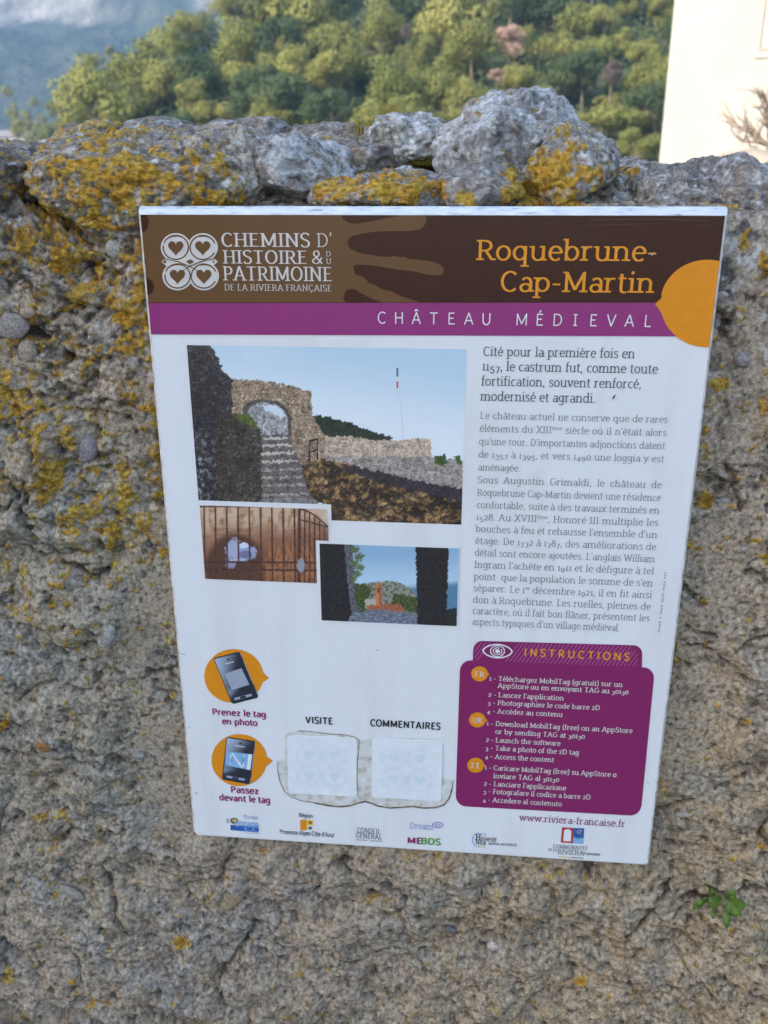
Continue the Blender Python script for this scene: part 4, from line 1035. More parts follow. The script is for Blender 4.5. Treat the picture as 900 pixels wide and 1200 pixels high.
# header lettering
T = text
T('lettering', 'CHEMINS', (260.4, 289), (363, 289.3), 16, 4, I_CR, w=10.5, con=.42, caps=True)
T('lettering', "D'", (372, 289.3), (388.6, 289.4), 16, 4, I_CR, w=6.5, con=.6, caps=True)
T('lettering', 'HISTOIRE', (262.8, 308.8), (360, 309.1), 15.5, 4, I_CR, w=10.5, con=.42, caps=True)
T('lettering', '&', (365.8, 309.1), (379, 309.2), 15.5, 4, I_CR, w=8, con=.55, caps=True)
T('lettering', 'D', (382.3, 300.4), (387.8, 300.4), 6.2, 4, I_CR, w=8, con=.6, caps=True)
T('lettering', 'U', (382.6, 309.2), (388.2, 309.2), 6.2, 4, I_CR, w=8, con=.6, caps=True)
T('lettering', 'PATRIMOINE', (262.8, 328.7), (389.2, 329.2), 16.5, 4, I_CR, w=10.5, con=.42, caps=True)
T('lettering', 'DE LA RIVIERA FRANÇAISE', (263.6, 340.3), (388.8, 341), 7.4, 4, I_CR, w=8, con=.5, caps=True)
T('title_lettering', 'Roquebrune-', (559, 305), (768, 305.6), 16.8, 4, I_ORT, w=9.2, con=.62)
T('title_lettering', 'Cap-Martin', (586.5, 342), (764.8, 342.4), 16.8, 4, I_ORT, w=9.2, con=.62)
T('subtitle_lettering', 'CHÂTEAU MÉDIEVAL', (442.5, 380.4), (763.5, 381.4), 13.6, 5, I_WH, w=6.6, con=1.0, caps=True, serif=False, maxtrack=1, mono=True)

# heart emblem
def rl(pts, layer, wpx, mat, parent, name='scroll_line'):
    """a thin printed line through photo points"""
    q = [np.array(Sp(*p)) for p in pts]; w = wpx * .00087
    vs, fs = stroke_quads(q, w, 1.0); fs = [tuple(f_)[::-1] for f_ in fs]
    V = [(p[0], yl(layer), p[1]) for p in vs]
    out = []
    for f_ in fs:
        ar = sum(vs[f_[i]][0] * vs[f_[(i + 1) % 4]][1] - vs[f_[(i + 1) % 4]][0] * vs[f_[i]][1] for i in range(4)); out.append(f_ if ar > 0 else f_[::-1])
    return smesh(name, V, out, mat, parent)
def heart(cx, cy, s, layer, mat, parent, sl=0):
    pts = []
    for i in range(28):
        t = 2 * math.pi * i / 28; x = 16 * math.sin(t) ** 3; y = 13 * math.cos(t) - 5 * math.cos(2 * t) - 2 * math.cos(3 * t) - math.cos(4 * t)
        pts.append((cx + s * x / 16 - sl * y, cy - s * (y + 2) / 15))
    return poly('heart', pts, layer, mat, parent)
def emblem(cx, cy, s, base, lay, fill, line, lobe=True):
    """four-lobed scroll emblem; s = half size in px; photo-measured proportions"""
    em = None
    for i, (dx, dy) in enumerate([(-.48, -.50), (.46, -.50), (-.42, .50), (.50, .50)]):
        if fill is not None:
            o = poly('emblem', ell(cx + dx * s, cy + dy * s, .53 * s, .50 * s, 36), lay + .12 * i, fill, em if em else None)
            if em is None: em = o
    if fill is not None:
        poly('emblem_centre', [(cx - .98 * s, cy), (cx - .8 * s, cy - .16 * s), (cx, cy - .35 * s), (cx + .8 * s, cy - .16 * s), (cx + .99 * s, cy), (cx + .8 * s, cy + .16 * s), (cx, cy + .4 * s), (cx - .8 * s, cy + .16 * s)], lay + .6, fill, em)
    L1 = lay + 1; wl2 = 1.0 * s / 30
    for i, (dx, dy) in enumerate([(-.48, -.50), (.46, -.50), (-.42, .50), (.50, .50)]):
        sg = -1 if dx < 0 else 1; top = dy < 0
        c0, c1 = cx + dx * s, cy + dy * s
        # big ring open towards the middle, inner curl to the heart
        a0, a1 = (-50, 300)
        pts = ell(c0, c1, .44 * s, .42 * s, 34, 0 + (20 if sg > 0 else -190), (335 if sg > 0 else 125))
        rl(pts, L1 + .1 * i, 1.5 * wl2, line, em)
        rl([(c0 + sg * .42 * s * math.cos(t_), c1 - (.1 * s + .30 * s * math.sin(t_)) ) for t_ in np.linspace(.1, 1.9, 9)], L1 + .5 + .1 * i, 1.3 * wl2, line, em)
        heart(c0, c1 + .03 * s, .27 * s, L1 + 1, line, em)
    for sg in (-1, 1):
        rl([(cx + sg * s * .85, cy - .10 * s), (cx + sg * s * .4, cy + .0 * s), (cx, cy + .16 * s), (cx - sg * .3 * s, cy + .34 * s)], L1 + .9 + .05 * sg, 1.3 * wl2, line, em)
        poly('diamond', [(cx + sg * .90 * s - .04 * s, cy), (cx + sg * .86 * s, cy - .07 * s), (cx + sg * .80 * s, cy), (cx + sg * .86 * s, cy + .07 * s)], L1 + 1, line, em)
    poly('diamond', [(cx - .13 * s, cy), (cx + .02 * s, cy - .09 * s), (cx + .17 * s, cy), (cx + .02 * s, cy + .09 * s)], L1 + 1.1, line, em)
    return em
emblem(222.5, 306.6, 33.5, 0, 4, I_CR, I_LB)
# fine outline kept apart from the fill

# introduction, body copy
for i, (s_, r_x) in enumerate([('Cité pour la première fois en', 743.2), ('1157, le castrum fut, comme toute', 770), ('fortification, souvent renforcé,', 751), ('modernisé et agrandi.', 697)]):
    t_ = i / 3; l0 = lerp((566.3, 417.4), (563.3, 470), t_)
    T('intro_line', s_, l0, (r_x, l0[1] + (r_x - 565) * .0095), 7.7, 2, I_DG, w=8.8, con=.62, old=True)
BODY = ['Le château actuel ne conserve que de rares', 'éléments du XIII^ème^ siècle où il n\'était alors', "qu'une tour. D'importantes adjonctions datent", 'de 1357 à 1395, et vers 1490 une loggia y est', 'aménagée.',
        'Sous Augustin Grimaldi, le château de', 'Roquebrune Cap-Martin devient une résidence', 'confortable, suite à des travaux terminés en', '1528. Au XVIII^ème^, Honoré III multiplie les', 'bouches à feu et rehausse l\'ensemble d\'un',
        'étage. De 1732 à 1787, des améliorations de', "détail sont encore ajoutées. L'anglais William", "Ingram l'achète en 1911 et le défigure à tel", "point  que la population le somme de s'en", 'séparer. Le 1^er^ décembre 1921, il en fit ainsi',
        'don à Roquebrune. Les ruelles, pleines de', 'caractère, où il fait bon flâner, présentent les', "aspects typiques d'un village médiéval."]
BYL = [490.8, 506, 521.2, 536.3, 551.3, 566.4, 581.2, 595.8, 610, 624, 638, 652, 666, 680, 693.6, 707.2, 720.4, 733]
RX = {4: 609, 17: 725.7}
for i, (s_, yb) in enumerate(zip(BODY, BYL)):
    t_ = (yb - 490.8) / (733 - 490.8); xl = 562.8 + (553.4 - 562.8) * t_; xr = RX.get(i, 781.8 + (754 + 5.5 - 781.8) * t_)
    T('text_line', s_, (xl, yb), (xr, yb + (xr - xl) * (.020 + .012 * t_)), 5.7, 2, I_GR, w=8.2, con=.6, justify=i not in RX, old=True)
# the tiny vertical credit line, too small to read
cv = MB(); rgc = random.Random(4)
for k in range(26):
    xx, zz = Sp(778.5 - .34 * k * .9, 672 + 2.75 * k)
    if rgc.random() < .85: cv.add([(xx, yl(2), zz), (xx + .0022, yl(2), zz), (xx + .0022, yl(2), zz + rgc.uniform(.0009, .0018)), (xx, yl(2), zz + .0012)], [(0, 1, 2, 3)])
smesh('credit_line', cv.v, cv.f, I_GR)

# ---- printed photographs, painted into fine grids of coloured points
def inside(X, Y, pts):
    r = np.zeros(X.shape, bool); n = len(pts)
    for i in range(n):
        x0, y0 = pts[i]; x1, y1 = pts[(i + 1) % n]
        if y0 == y1: continue
        r ^= ((Y < y0) != (Y < y1)) & (X < (x1 - x0) * (Y - y0) / (y1 - y0) + x0)
    return r
def photo(name, x0, x1, z0, z1, layer, nx, nz, paint):
    XX, ZZ = np.meshgrid(np.linspace(x0, x1, nx), np.linspace(z0, z1, nz)); xx, zz = XX.ravel(), ZZ.ravel()
    V = np.stack([xx, np.full(xx.shape, yl(layer)), zz], 1)
    qx, qy = proj(V); X = (qx - 210) * 2.5714; Y = (qy - 395) * 2.5714
    return smesh(name, V, grid_faces(nx, nz), M_PHOTO, None, col=np.clip(paint(X, Y), 0, 1))
mm, n, l, b = newmat('printed_photograph')
a_ = n.new('ShaderNodeVertexColor'); a_.layer_name = 'Col'; l.new(a_.outputs[0], b.inputs['Base Color']); b.inputs['Roughness'].default_value = .32; b.inputs['Coat Weight'].default_value = .25; b.inputs['Coat Roughness'].default_value = .12
M_PHOTO = mm
def stones(X, Y, sc, seed, cols, joint, amt=.8):
    wx, wy = fbm2(X / sc / 1.2, Y / sc / 1.2, 3), fbm2(X / sc / 1.2 + 9, Y / sc / 1.2, 3)
    d1, d2, r = worley2(X / sc + .55 * wx, Y / sc * 1.35 + .55 * wy, seed)
    e1, e2, q = worley2(X / sc * 2.3 + .5 * wy, Y / sc * 2.7, seed + 5)
    r = np.clip(.65 * r + .35 * q + .35 * fbm2(X / 40 + seed, Y / 40, 3), 0, 1)
    r = np.clip(.2 + 1.1 * r ** .7, 0, 1); c = mix(cols[0], cols[1], r) * (1 + .55 * fbm2(X / 4, Y / 4, 3))[:, None]
    return mix(c, joint, amt * np.maximum(sst(.30, .02, d2 - d1 + .15 * wx), .6 * sst(.18, .0, e2 - e1)))
def wob(X, Y, s, a): return a * fbm2(X / s, Y / s, 3)
def paint_big(X, Y):
    c = mix((0.46, 0.62, 0.73), (0.72, 0.79, 0.82), sst(60, 330, Y + .3 * (860 - X) * .5) )
    c = mix(c, (.62, .72, .78), .5 * sst(.1, .5, fbm2(X / 160, Y / 90, 3)) * sst(500, 150, X))
    Xw = X + wob(X, Y, 12, 6); Yw = Y + wob(X + 90, Y, 12, 7)
    def put(pts, col, raw=False):
        nonlocal c
        m = inside(X if raw else Xw, Y if raw else Yw, pts); c = np.where(m[:, None], col, c)
    put([(405, 235), (450, 240), (520, 262), (600, 290), (640, 300), (640, 320), (400, 320)], (np.array((.030, .042, .026)) * (1 + .7 * fbm2(X / 7, Y / 7, 3))[:, None]))
    sunny = stones(X, Y, 9, 2, ((.74, .60, .42), (.50, .36, .24)), (.20, .13, .08), .5)
    put([(420, 300), (520, 298), (600, 310), (686, 312), (700, 305), (757, 305), (760, 375), (420, 375)], mix(sunny, (.58, .48, .39), .45))
    put([(140, 122), (180, 128), (260, 132), (350, 150), (398, 165), (402, 235), (418, 262), (440, 300), (440, 430), (140, 430)], mix(stones(X, Y, 13, 5, ((.70, .53, .36), (.34, .235, .15)), (.08, .05, .035)), (.50, .42, .34), .25 * sst(-.2, .3, fbm2(X / 30, Y / 30, 2))[...]))
    # arch opening
    arch = [(205, 440), (205, 225), (218, 206), (250, 195), (290, 202), (315, 222), (328, 245), (328, 440)]
    put([(190, 450), (192, 215), (212, 195), (250, 186), (300, 194), (325, 215), (338, 245), (338, 300), (328, 300), (328, 245), (290, 204), (250, 197), (215, 208), (205, 450)], (.10, .085, .075), True)
    put(arch, mix((.42, .41, .40), (.20, .19, .19), .8 * sst(-.2, .4, fbm2(X / 9, Y / 14, 4))), True)
    put([(240, 208), (300, 208), (318, 232), (310, 245), (250, 215)], (.62, .70, .76))
    # stairs
    put([(238, 295), (330, 295), (420, 505), (235, 505)], (.13, .11, .10), True)
    for k, y0 in enumerate([300, 322, 345, 370, 395, 418, 442, 470]):
        x0 = 268 - k * 5; put([(x0 - 20, y0 + 3), (330 + k * 9, y0), (332 + k * 9, y0 + 6), (x0 - 20, y0 + 11)], (.56, .50, .44) if k < 4 else (.36, .31, .28), False)
        put([(x0 - 22, y0 + 9), (332 + k * 9, y0 + 9), (336 + k * 9, y0 + 24), (x0 - 22, y0 + 24)], (.16, .135, .12))
    # dark left walls
    lw = stones(X, Y, 12, 8, ((.17, .15, .15), (.06, .05, .05)), (.015, .013, .013)); lw = mix(lw, (.50, .50, .56), .7 * sst(.05, .4, fbm2(X / 14, Y / 18, 4)) * sst(220, 360, Y) * sst(150, 40, X))
    put([(15, 15), (95, 24), (118, 62), (132, 100), (160, 128), (160, 230), (245, 275), (250, 505), (15, 505)], lw)
    put([(112, 235), (185, 228), (240, 270), (250, 330), (248, 505), (112, 505)], stones(X, Y, 13, 9, ((.21, .17, .14), (.07, .055, .04)), (.018, .014, .012)))
    put([(172, 232), (205, 230), (238, 262), (238, 280), (200, 262), (172, 245)], (.10, .13, .03))
    # fore wall
    put([(440, 360), (755, 360), (855, 375), (855, 470), (440, 430)], mix(stones(X, Y, 22, 4, ((.50, .44, .38), (.30, .26, .22)), (.14, .11, .09), .5), (.42, .38, .35), .3))
    fw = stones(X, Y, 26, 12, ((.62, .38, .17), (.060, .038, .026)), (.010, .007, .005)); fw = mix(fw, (.50, .27, .07), .5 * sst(.3, .6, fbm2(X / 18, Y / 18, 2))); fw = fw * (1 - .55 * sst(560, 860, X) * sst(-.3, .3, fbm2(X / 50, Y / 30, 2)))[:, None]
    put([(365, 390), (430, 368), (520, 385), (620, 420), (740, 445), (860, 462), (860, 575), (440, 575), (440, 505), (400, 490)], fw)
    put([(480, 380), (600, 405), (740, 438), (855, 458), (855, 500), (740, 470), (620, 442), (520, 412)], (np.array((.045, .035, .04)) * (1 + .5 * fbm2(X / 6, Y / 6, 3))[:, None]))
    put([(240, 490), (330, 482), (410, 490), (420, 505), (240, 505)], (.24, .22, .21))
    put([(770, 358), (800, 356), (808, 380), (785, 390), (772, 380)], (.06, .10, .02)); put([(825, 358), (850, 356), (852, 385), (838, 378)], (.06, .10, .02))
    # railing, flag
    for pts in ([(390, 312), (394, 311), (396, 378), (391, 378)], [(415, 305), (419, 304), (419, 370), (415, 370)], [(390, 312), (418, 303), (418, 308), (391, 318)], [(392, 345), (418, 338), (418, 342), (392, 349)]): put(pts, (.02, .02, .02), True)
    put([(655, 78), (657.5, 78), (678.5, 306), (675, 306)], (.66, .64, .62), True)
    put([(655, 94), (659, 92), (660, 120), (655.5, 119)], (.05, .06, .16), True); put([(655.5, 119), (660, 120), (659, 138), (655, 138)], (.66, .66, .68), True); put([(654, 136), (660, 132), (660, 156), (655, 154)], (.45, .05, .05), True)
    dk_ = c.mean(1) < .47
    c = c * (1 - .30 * dk_ * sst(.0, .5, fbm2(X / 34 + 2, Y / 50, 3)))[:, None]
    c = mix(c, c * .45, dk_ * sst(150, 100, X) * sst(60, 200, Y) * .5)
    tex = 1 + dk_ * (.75 * fbm2(X / 4.2, Y / 4.2, 2) + .55 * fbm2(X / 13 + 4, Y / 13, 3))
    return c * np.clip(tex, .25, 2)[:, None]
def paint_grille(X, Y):
    c = mix((.50, .30, .18), (.22, .09, .045), sst(540, 700, Y + .15 * X))
    c = mix(c, (.22, .10, .05), .6 * sst(.0, .4, fbm2(X / 40 + .04 * Y, Y / 14, 4)))
    c = mix(c, (.66, .48, .33), .7 * sst(600, 540, Y + 12 * np.sin(X / 18)) * sst(.0, .4, .3 + fbm2(X / 25, Y / 60, 3)))
    t = sst(1.15, .9, np.hypot((X - 170) / 88, (Y - 700) / 105)); c = mix(c, (.10, .045, .025), t)
    c = mix(c, (.40, .17, .07), .8 * sst(230, 290, X) * sst(610, 640, Y) * sst(425, 405, X) * sst(-.3, .2, fbm2(X / 10, Y / 30, 3)))
    for (cx, cy, rx, ry, cc) in [(165, 640, 26, 32, (.42, .45, .60)), (205, 650, 30, 22, (.34, .40, .58)), (155, 680, 16, 20, (.30, .30, .42)), (195, 628, 14, 10, (.66, .72, .85)), (200, 655, 20, 12, (.16, .16, .28)), (180, 672, 26, 5, (.5, .5, .6))]:
        c = mix(c, cc, .9 * sst(1.1, .8, np.hypot((X - cx) / rx, (Y - cy) / ry) + .3 * fbm2(X / 8, Y / 8, 2)))
    c = mix(c, (.66, .60, .52), sst(405, 440, X - .8 * (600 - Y) * .3) * sst(600, 520, Y + (450 - X) * .9))
    bars = np.zeros(X.shape)
    for k in range(9): bars = np.maximum(bars, sst(3.6, 1.8, np.abs(X - (76 + 34 * k + .0 * Y) - (Y - 600) * .01)) * (Y > 508))
    for k in range(5): bars = np.maximum(bars, sst(3.0, 1.4, np.abs(X - (378 + 15 * k))) * (Y > 518 + 12 * k) * sst(3, 0, k - 3.2))
    bars = np.maximum(bars, sst(6, 3.4, np.abs(X - 362)))
    for y0 in (677, 700): bars = np.maximum(bars, sst(4.2, 2.0, np.abs(Y - y0 - (X - 80) * .010)))
    bars = np.maximum(bars, sst(4, 2, np.abs(Y - 520 - np.maximum(0, X - 370) ** 1.5 * .075)) * (X > 366))
    bars = np.maximum(bars, sst(3, 1.4, np.abs(Y - 550 - np.maximum(0, X - 365) * .28)) * (X > 362)); bars = np.maximum(bars, sst(3, 1.5, np.abs(Y - 511)) * (X < 450))
    c = mix(c, mix((.045, .02, .018), (.12, .05, .035), sst(-.2, .3, fbm2(X / 9, Y / 9, 2))), bars * .95)
    c = mix(c, (.30, .33, .38), sst(1.1, .8, np.hypot((X - 367) / 12, (Y - 688) / 22)) * .9)
    return c
def paint_view(X, Y):
    c = mix((.27, .44, .60), (.44, .60, .72), sst(640, 740, Y)); c = mix(c, (.10, .22, .34), sst(742, 765, Y + .1 * (X - 700)) * (X > 640))
    Xw = X + wob(X, Y, 10, 5); Yw = Y + wob(X + 50, Y, 10, 5)
    def put(pts, col, raw=False):
        nonlocal c
        m = inside(X if raw else Xw, Y if raw else Yw, pts); c = np.where(m[:, None], col, c)
    put([(540, 745), (600, 738), (650, 735), (700, 758), (720, 790), (720, 830), (540, 830)], mix((.30, .28, .23), (.08, .12, .06), sst(-.1, .3, fbm2(X / 9, Y / 9, 4))))
    put([(520, 740), (560, 745), (580, 765), (560, 800), (560, 830), (515, 830)], mix((.03, .055, .015), (.12, .15, .03), sst(0, .4, fbm2(X / 6, Y / 6, 3))))
    put([(645, 770), (715, 785), (718, 835), (640, 812)], mix((.04, .06, .02), (.13, .15, .05), sst(0, .4, fbm2(X / 7, Y / 7, 3))))
    put([(560, 790), (612, 790), (612, 812), (560, 812)], (.46, .40, .34)); put([(560, 808), (660, 804), (690, 832), (580, 830)], mix((.42, .13, .05), (.24, .08, .04), sst(-.1, .3, fbm2(X / 5, Y / 5, 3))))
    put([(591, 752), (597, 738), (604, 738), (610, 752), (612, 808), (592, 808)], mix((.55, .20, .08), (.34, .11, .05), sst(598, 606, X)), True)
    put([(597, 756), (603, 756), (603, 770), (597, 770)], (.10, .05, .03), True)
    put([(520, 835), (600, 820), (720, 832), (720, 875), (500, 875)], mix((.22, .24, .30), (.10, .11, .14), sst(-.3, .3, fbm2(X / 14, Y / 5, 3))))
    dk = np.array((.022, .019, .020)) * (1 + .8 * fbm2(X / 8, Y / 12, 3))[:, None]
    put([(415, 615), (500, 615), (505, 660), (515, 740), (520, 835), (500, 875), (415, 875)], dk, True)
    put([(498, 615), (524, 615), (526, 700), (532, 800), (552, 822), (520, 836), (508, 740), (500, 660)], mix((.16, .16, .19), (.07, .065, .07), sst(-.3, .3, fbm2(X / 8, Y / 8, 3))), True)
    put([(712, 620), (812, 620), (806, 875), (718, 875)], dk)
    put([(806, 822), (838, 815), (838, 875), (806, 875)], (.02, .025, .02))
    for (cx, cy, r) in [(530, 640, 12), (540, 662, 12), (530, 684, 14), (548, 695, 10), (536, 712, 12), (526, 728, 10), (552, 660, 6)]:
        c = mix(c, (.10, .14, .04), .95 * sst(1.2, .8, np.hypot((X - cx) / r, (Y - cy) / r) + .7 * fbm2(X / 5, Y / 5, 2)))
    return c
def r6(x, y): return Sp(210 + x / 2.5714, 395 + y / 2.5714)
bx0, bz1 = r6(23, 24); bx1, bz0 = r6(850, 565)
photo('castle_photograph', bx0, bx1, bz0, bz1, 1, 330, 232, paint_big)
gx0, gz1 = r6(62, 506); gx1, gz0 = r6(412, 741); gx2 = r6(449, 560)[0]
ptop = r6(458, 504); 
poly('photo_border', [(r6(56, 500)[0] - .002, ptop[1]), (ptop[0], ptop[1]), (ptop[0], bz0 - .002), (r6(56, 500)[0] - .002, bz0 - .002)], 2, M_SIGN, px=False)
photo('grille_photograph', gx0, gx2, gz0, gz1, 3, 300, 190, paint_grille)
vx0, vz1 = r6(423, 621); vx1, vz0 = r6(836, 870)
poly('photo_border', [(vx0 - .0042, vz0 - .002), (vx1 + .001, vz0 - .002), (vx1 + .001, vz1 + .0036), (vx0 - .0042, vz1 + .0036)], 4, M_SIGN, px=False)
photo('village_photograph', vx0, vx1, vz0, vz1, 5, 180, 108, paint_view)

# ---- phones in orange bubbles
def bubble(cx, cy, rx, ry, tip, lay, name='orange_bubble', ang=14):
    return poly(name, [tip] + ell(cx, cy, rx, ry, 44, 8, 346), lay, I_OR)
def quadpt(q, u, v): a = lerp(q[0], q[1], u); b = lerp(q[3], q[2], u); return lerp(a, b, v)
def phone(q, lay, nfc):
    ph = poly('phone_picture', [quadpt(q, *t) for t in [(.05, 0), (.95, 0), (1, .03), (1, .96), (.94, 1), (.06, 1), (0, .96), (0, .03)]], lay, I_PH)
    Us, Vs = np.meshgrid(np.linspace(.03, .97, 18), np.linspace(.97, .025, 30)); Us, Vs = Us.ravel(), Vs.ravel(); pts_ = [Sp(*quadpt(q, a_, b_)) for a_, b_ in zip(Us, Vs)]
    g_ = sst(1.05, .0, Us + Vs * .95) ; g2_ = .35 * sst(.12, .0, np.abs(Vs - .78 + .2 * Us)) * sst(.6, .1, Us)
    smesh('phone_face', [(a_, yl(lay + .5), b_) for a_, b_ in pts_], grid_faces(18, 30), M_PHOTO, ph, col=mix((.018, .02, .035), (.42, .50, .62), np.clip(g_ + g2_, 0, 1)))
    rl([quadpt(q, 1.0, t) for t in (.03, .3, .6, .96)], lay + .6, 1.1, I_SIL, ph, 'phone_edge')
    poly('lens', [quadpt(q, .5 + .045 * math.cos(t), .10 + .022 * math.sin(t)) for t in np.linspace(0, 6.28, 9)[:-1]], lay + 1, I_K, ph)
    poly('earpiece', [quadpt(q, *t) for t in [(.34, .165), (.66, .165), (.66, .18), (.34, .18)]], lay + 1, I_WH, ph)
    poly('key_bar', [quadpt(q, *t) for t in [(.16, .885), (.80, .885), (.80, .935), (.16, .935)]], lay + 1, I_SIL, ph)
    poly('key', [quadpt(q, *t) for t in [(.36, .89), (.58, .89), (.58, .93), (.36, .93)]], lay + 1.4, I_PH, ph)
    if nfc:
        sc_ = poly('phone_screen', [quadpt(q, *t) for t in [(.07, .33), (.95, .31), (.95, .67), (.07, .66)]], lay + 1, I_LBL, ph)
        poly('screen_margin', [quadpt(q, *t) for t in [(.82, .313), (.95, .31), (.95, .67), (.82, .67)]], lay + 1.4, I_WH, ph)
        rl([quadpt(q, *t) for t in [(.26, .62), (.22, .42), (.26, .36), (.60, .58)]], lay + 1.5, 2.7, I_WH, ph, 'wave_emblem')
        rl([quadpt(q, *t) for t in [(.36, .47), (.66, .64), (.70, .60), (.66, .36)]], lay + 1.8, 2.7, I_WH, ph, 'wave_emblem')
    else:
        poly('phone_screen', [quadpt(q, *t) for t in [(.17, .36), (.83, .34), (.86, .70), (.20, .72)]], lay + 1, I_SIL, ph)
bubble(274, 792, 34.5, 31.5, (315.5, 794.5), 2)
phone([(250, 771), (281, 763), (303.5, 817), (272, 825)], 3, False)
bubble(280.5, 890.5, 32.5, 30.5, (320.3, 891.5), 2)
phone([(265.5, 863), (299.5, 868), (293, 919), (260, 913)], 3, True)
def S5(s_, p0, p1, xh=5.1): T('caption', s_, p0, p1, xh, 2, I_MAG, w=16, con=.8, serif=False)
S5('Prenez le tag', (249.2, 837.6), (311.6, 840.2)); S5('en photo', (261, 848.6), (301.6, 850.2)); S5('Passez', (270.8, 928.6), (303, 930)); S5('devant le tag', (257.7, 937.6), (316.6, 941))
T('caption', 'VISITE', (358.3, 847.4), (390, 848.4), 7.6, 2, I_K, w=16, con=.85, serif=False, caps=True)
T('caption', 'COMMENTAIRES', (434.2, 851.2), (515.8, 854.2), 7.8, 2, I_K, w=16, con=.85, serif=False, caps=True)

# ---- tag stickers on a grubby clear backing
def r3(x, y): return (320 + x / 4.0909, 845 + y / 4.0909)
M_GRIME = noise_ramp('clear_backing_with_grime', [(0.35, (0.40, 0.37, 0.28)), (0.48, (0.60, 0.59, 0.55)), (0.66, (0.69, 0.69, 0.69))], 70, .5, 8)
M_GRIME2 = noise_ramp('brown_grime_line', [(0.4, (0.10, 0.075, 0.045)), (0.7, (0.32, 0.26, 0.16))], 90, .8, 6)
edge = [(18, 190), (24, 240), (34, 290), (55, 335), (90, 365), (140, 382), (200, 390), (260, 402), (320, 408), (370, 403), (400, 392), (440, 383), (470, 390), (500, 404), (560, 414), (620, 410), (670, 406), (720, 414), (780, 412), (820, 398), (845, 365), (858, 320), (864, 282)]
back = [r3(*p) for p in edge] + [r3(*p) for p in [(812, 272), (806, 110), (790, 84), (480, 80), (420, 90), (395, 76), (330, 64), (130, 46), (100, 52), (70, 56), (60, 70), (58, 185)]][::1]
bk = poly('sticker_backing', back, 1.5, M_GRIME)
rl([r3(p[0] + 1, p[1] + 3) for p in edge[6:]], 2.15, 2.0, M_GRIME2, bk, 'grime_line')
rl([r3(*p) for p in edge], 2.2, 1.5, M_GRIME2, bk, 'grime_line')
rl([r3(*p) for p in [(100, 52), (130, 45), (200, 52), (280, 62), (340, 64), (385, 74), (415, 92), (412, 130), (404, 200), (402, 280), (408, 350), (420, 380)]], 2.3, 1.1, M_GRIME2, bk, 'grime_line')
def sticker(q, lay):
    n = 5; pts = []
    for (u, v, a0) in ((.06, .06, 180), (.94, .06, 270), (.94, .94, 0), (.06, .94, 90)):
        for i in range(n): a = math.radians(a0 + 90 * i / (n - 1)); pts.append(quadpt(q, u + .06 * math.cos(a), v + .06 * math.sin(a)))
    w = [Sp(*p) for p in pts]; t0, t1 = yl(1.6), yl(lay); m_ = len(w)
    V = [(x, t1, z) for x, z in w] + [(x, t0, z) for x, z in w]
    st = smesh('tag_sticker', V, [tuple(range(m_))[::-1]] + [(i, (i + 1) % m_, m_ + (i + 1) % m_, m_ + i) for i in range(m_)], I_STK)
    c = quadpt(q, .5, .5); k = 0
    for (u, v) in ((.31, .32), (.68, .32), (.31, .68), (.68, .68)):
        cc = quadpt(q, u, v); heart(cc[0], cc[1], 6.5, lay + 1, I_FAINT, st); rl(ell(cc[0], cc[1], 14.5, 12.5, 26, 0, 359), lay + .8 + .1 * k, 1.3, I_FAINT, st); k += 1
        rl(ell(cc[0], cc[1], 11.8, 10, 26, 0, 359), lay + .8 + .1 * k, .8, I_FAINT, st); k += 1
sticker([r3(68, 66), r3(403, 80), r3(400, 360), r3(74, 343)], 6)
sticker([r3(475, 80), r3(814, 94), r3(806, 382), r3(473, 362)], 6)

# ---- instructions box
def r5(x, y): return (520 + x / 3.214, 740 + y / 3.214)
def rpoly(name, c4, rpx, lay, mat, parent=None, which=(1, 1, 1, 1)):
    pts = []; w = math.dist(c4[0], c4[1]); h_ = math.dist(c4[1], c4[2])
    for i, (u, v, a0) in enumerate(((0, 0, 180), (1, 0, 270), (1, 1, 0), (0, 1, 90))):
        if not which[i]: pts.append(quadpt(c4, u, v)); continue
        ru, rv = rpx / w, rpx / h_
        for k in range(7): a = math.radians(a0 + 15 * k); pts.append(quadpt(c4, u + (ru if u == 0 else -ru) + ru * math.cos(a), v + (rv if v == 0 else -rv) + rv * math.sin(a)))
    return poly(name, pts, lay, mat, parent)
tab4 = [r5(112, 34), r5(748, 52), r5(746, 150), r5(108, 140)]
tab = rpoly('instructions_tab', tab4, 10, 2, I_PU2, None, (1, 1, 0, 0))
for k in range(46):
    u0 = -.06 + k * .0245; q = []
    # slanted stripes clipped to the tab
    t0, t1 = 0.04, .80
    a0, a1 = u0 + .085, u0
    if a0 > .975: t0 = max(t0, t0 + (a0 - .975) / .085 * (t1 - t0)); a0 = .975
    if a1 < .01:
        t1 = t1 - (.01 - a1) / .085 * (t1 - .04); a1 = .01
    if t1 - t0 < .05 or a0 <= a1: continue
    if t0 < .15 and (a0 < .025): continue
    if 0.07 < (a0 + a1) / 2 < .225: continue
    if t0 < .2 and a0 > .955: t0 = .2; a0 -= .016
    rl([quadpt(tab4, a0, t0), quadpt(tab4, a1, t1)], 2.6, .9, I_PU3, tab, 'stripe')
box = rpoly('instructions_box', [r5(62, 106), r5(795, 136), r5(741, 694), r5(44, 656)], 13, 3, I_PU2)
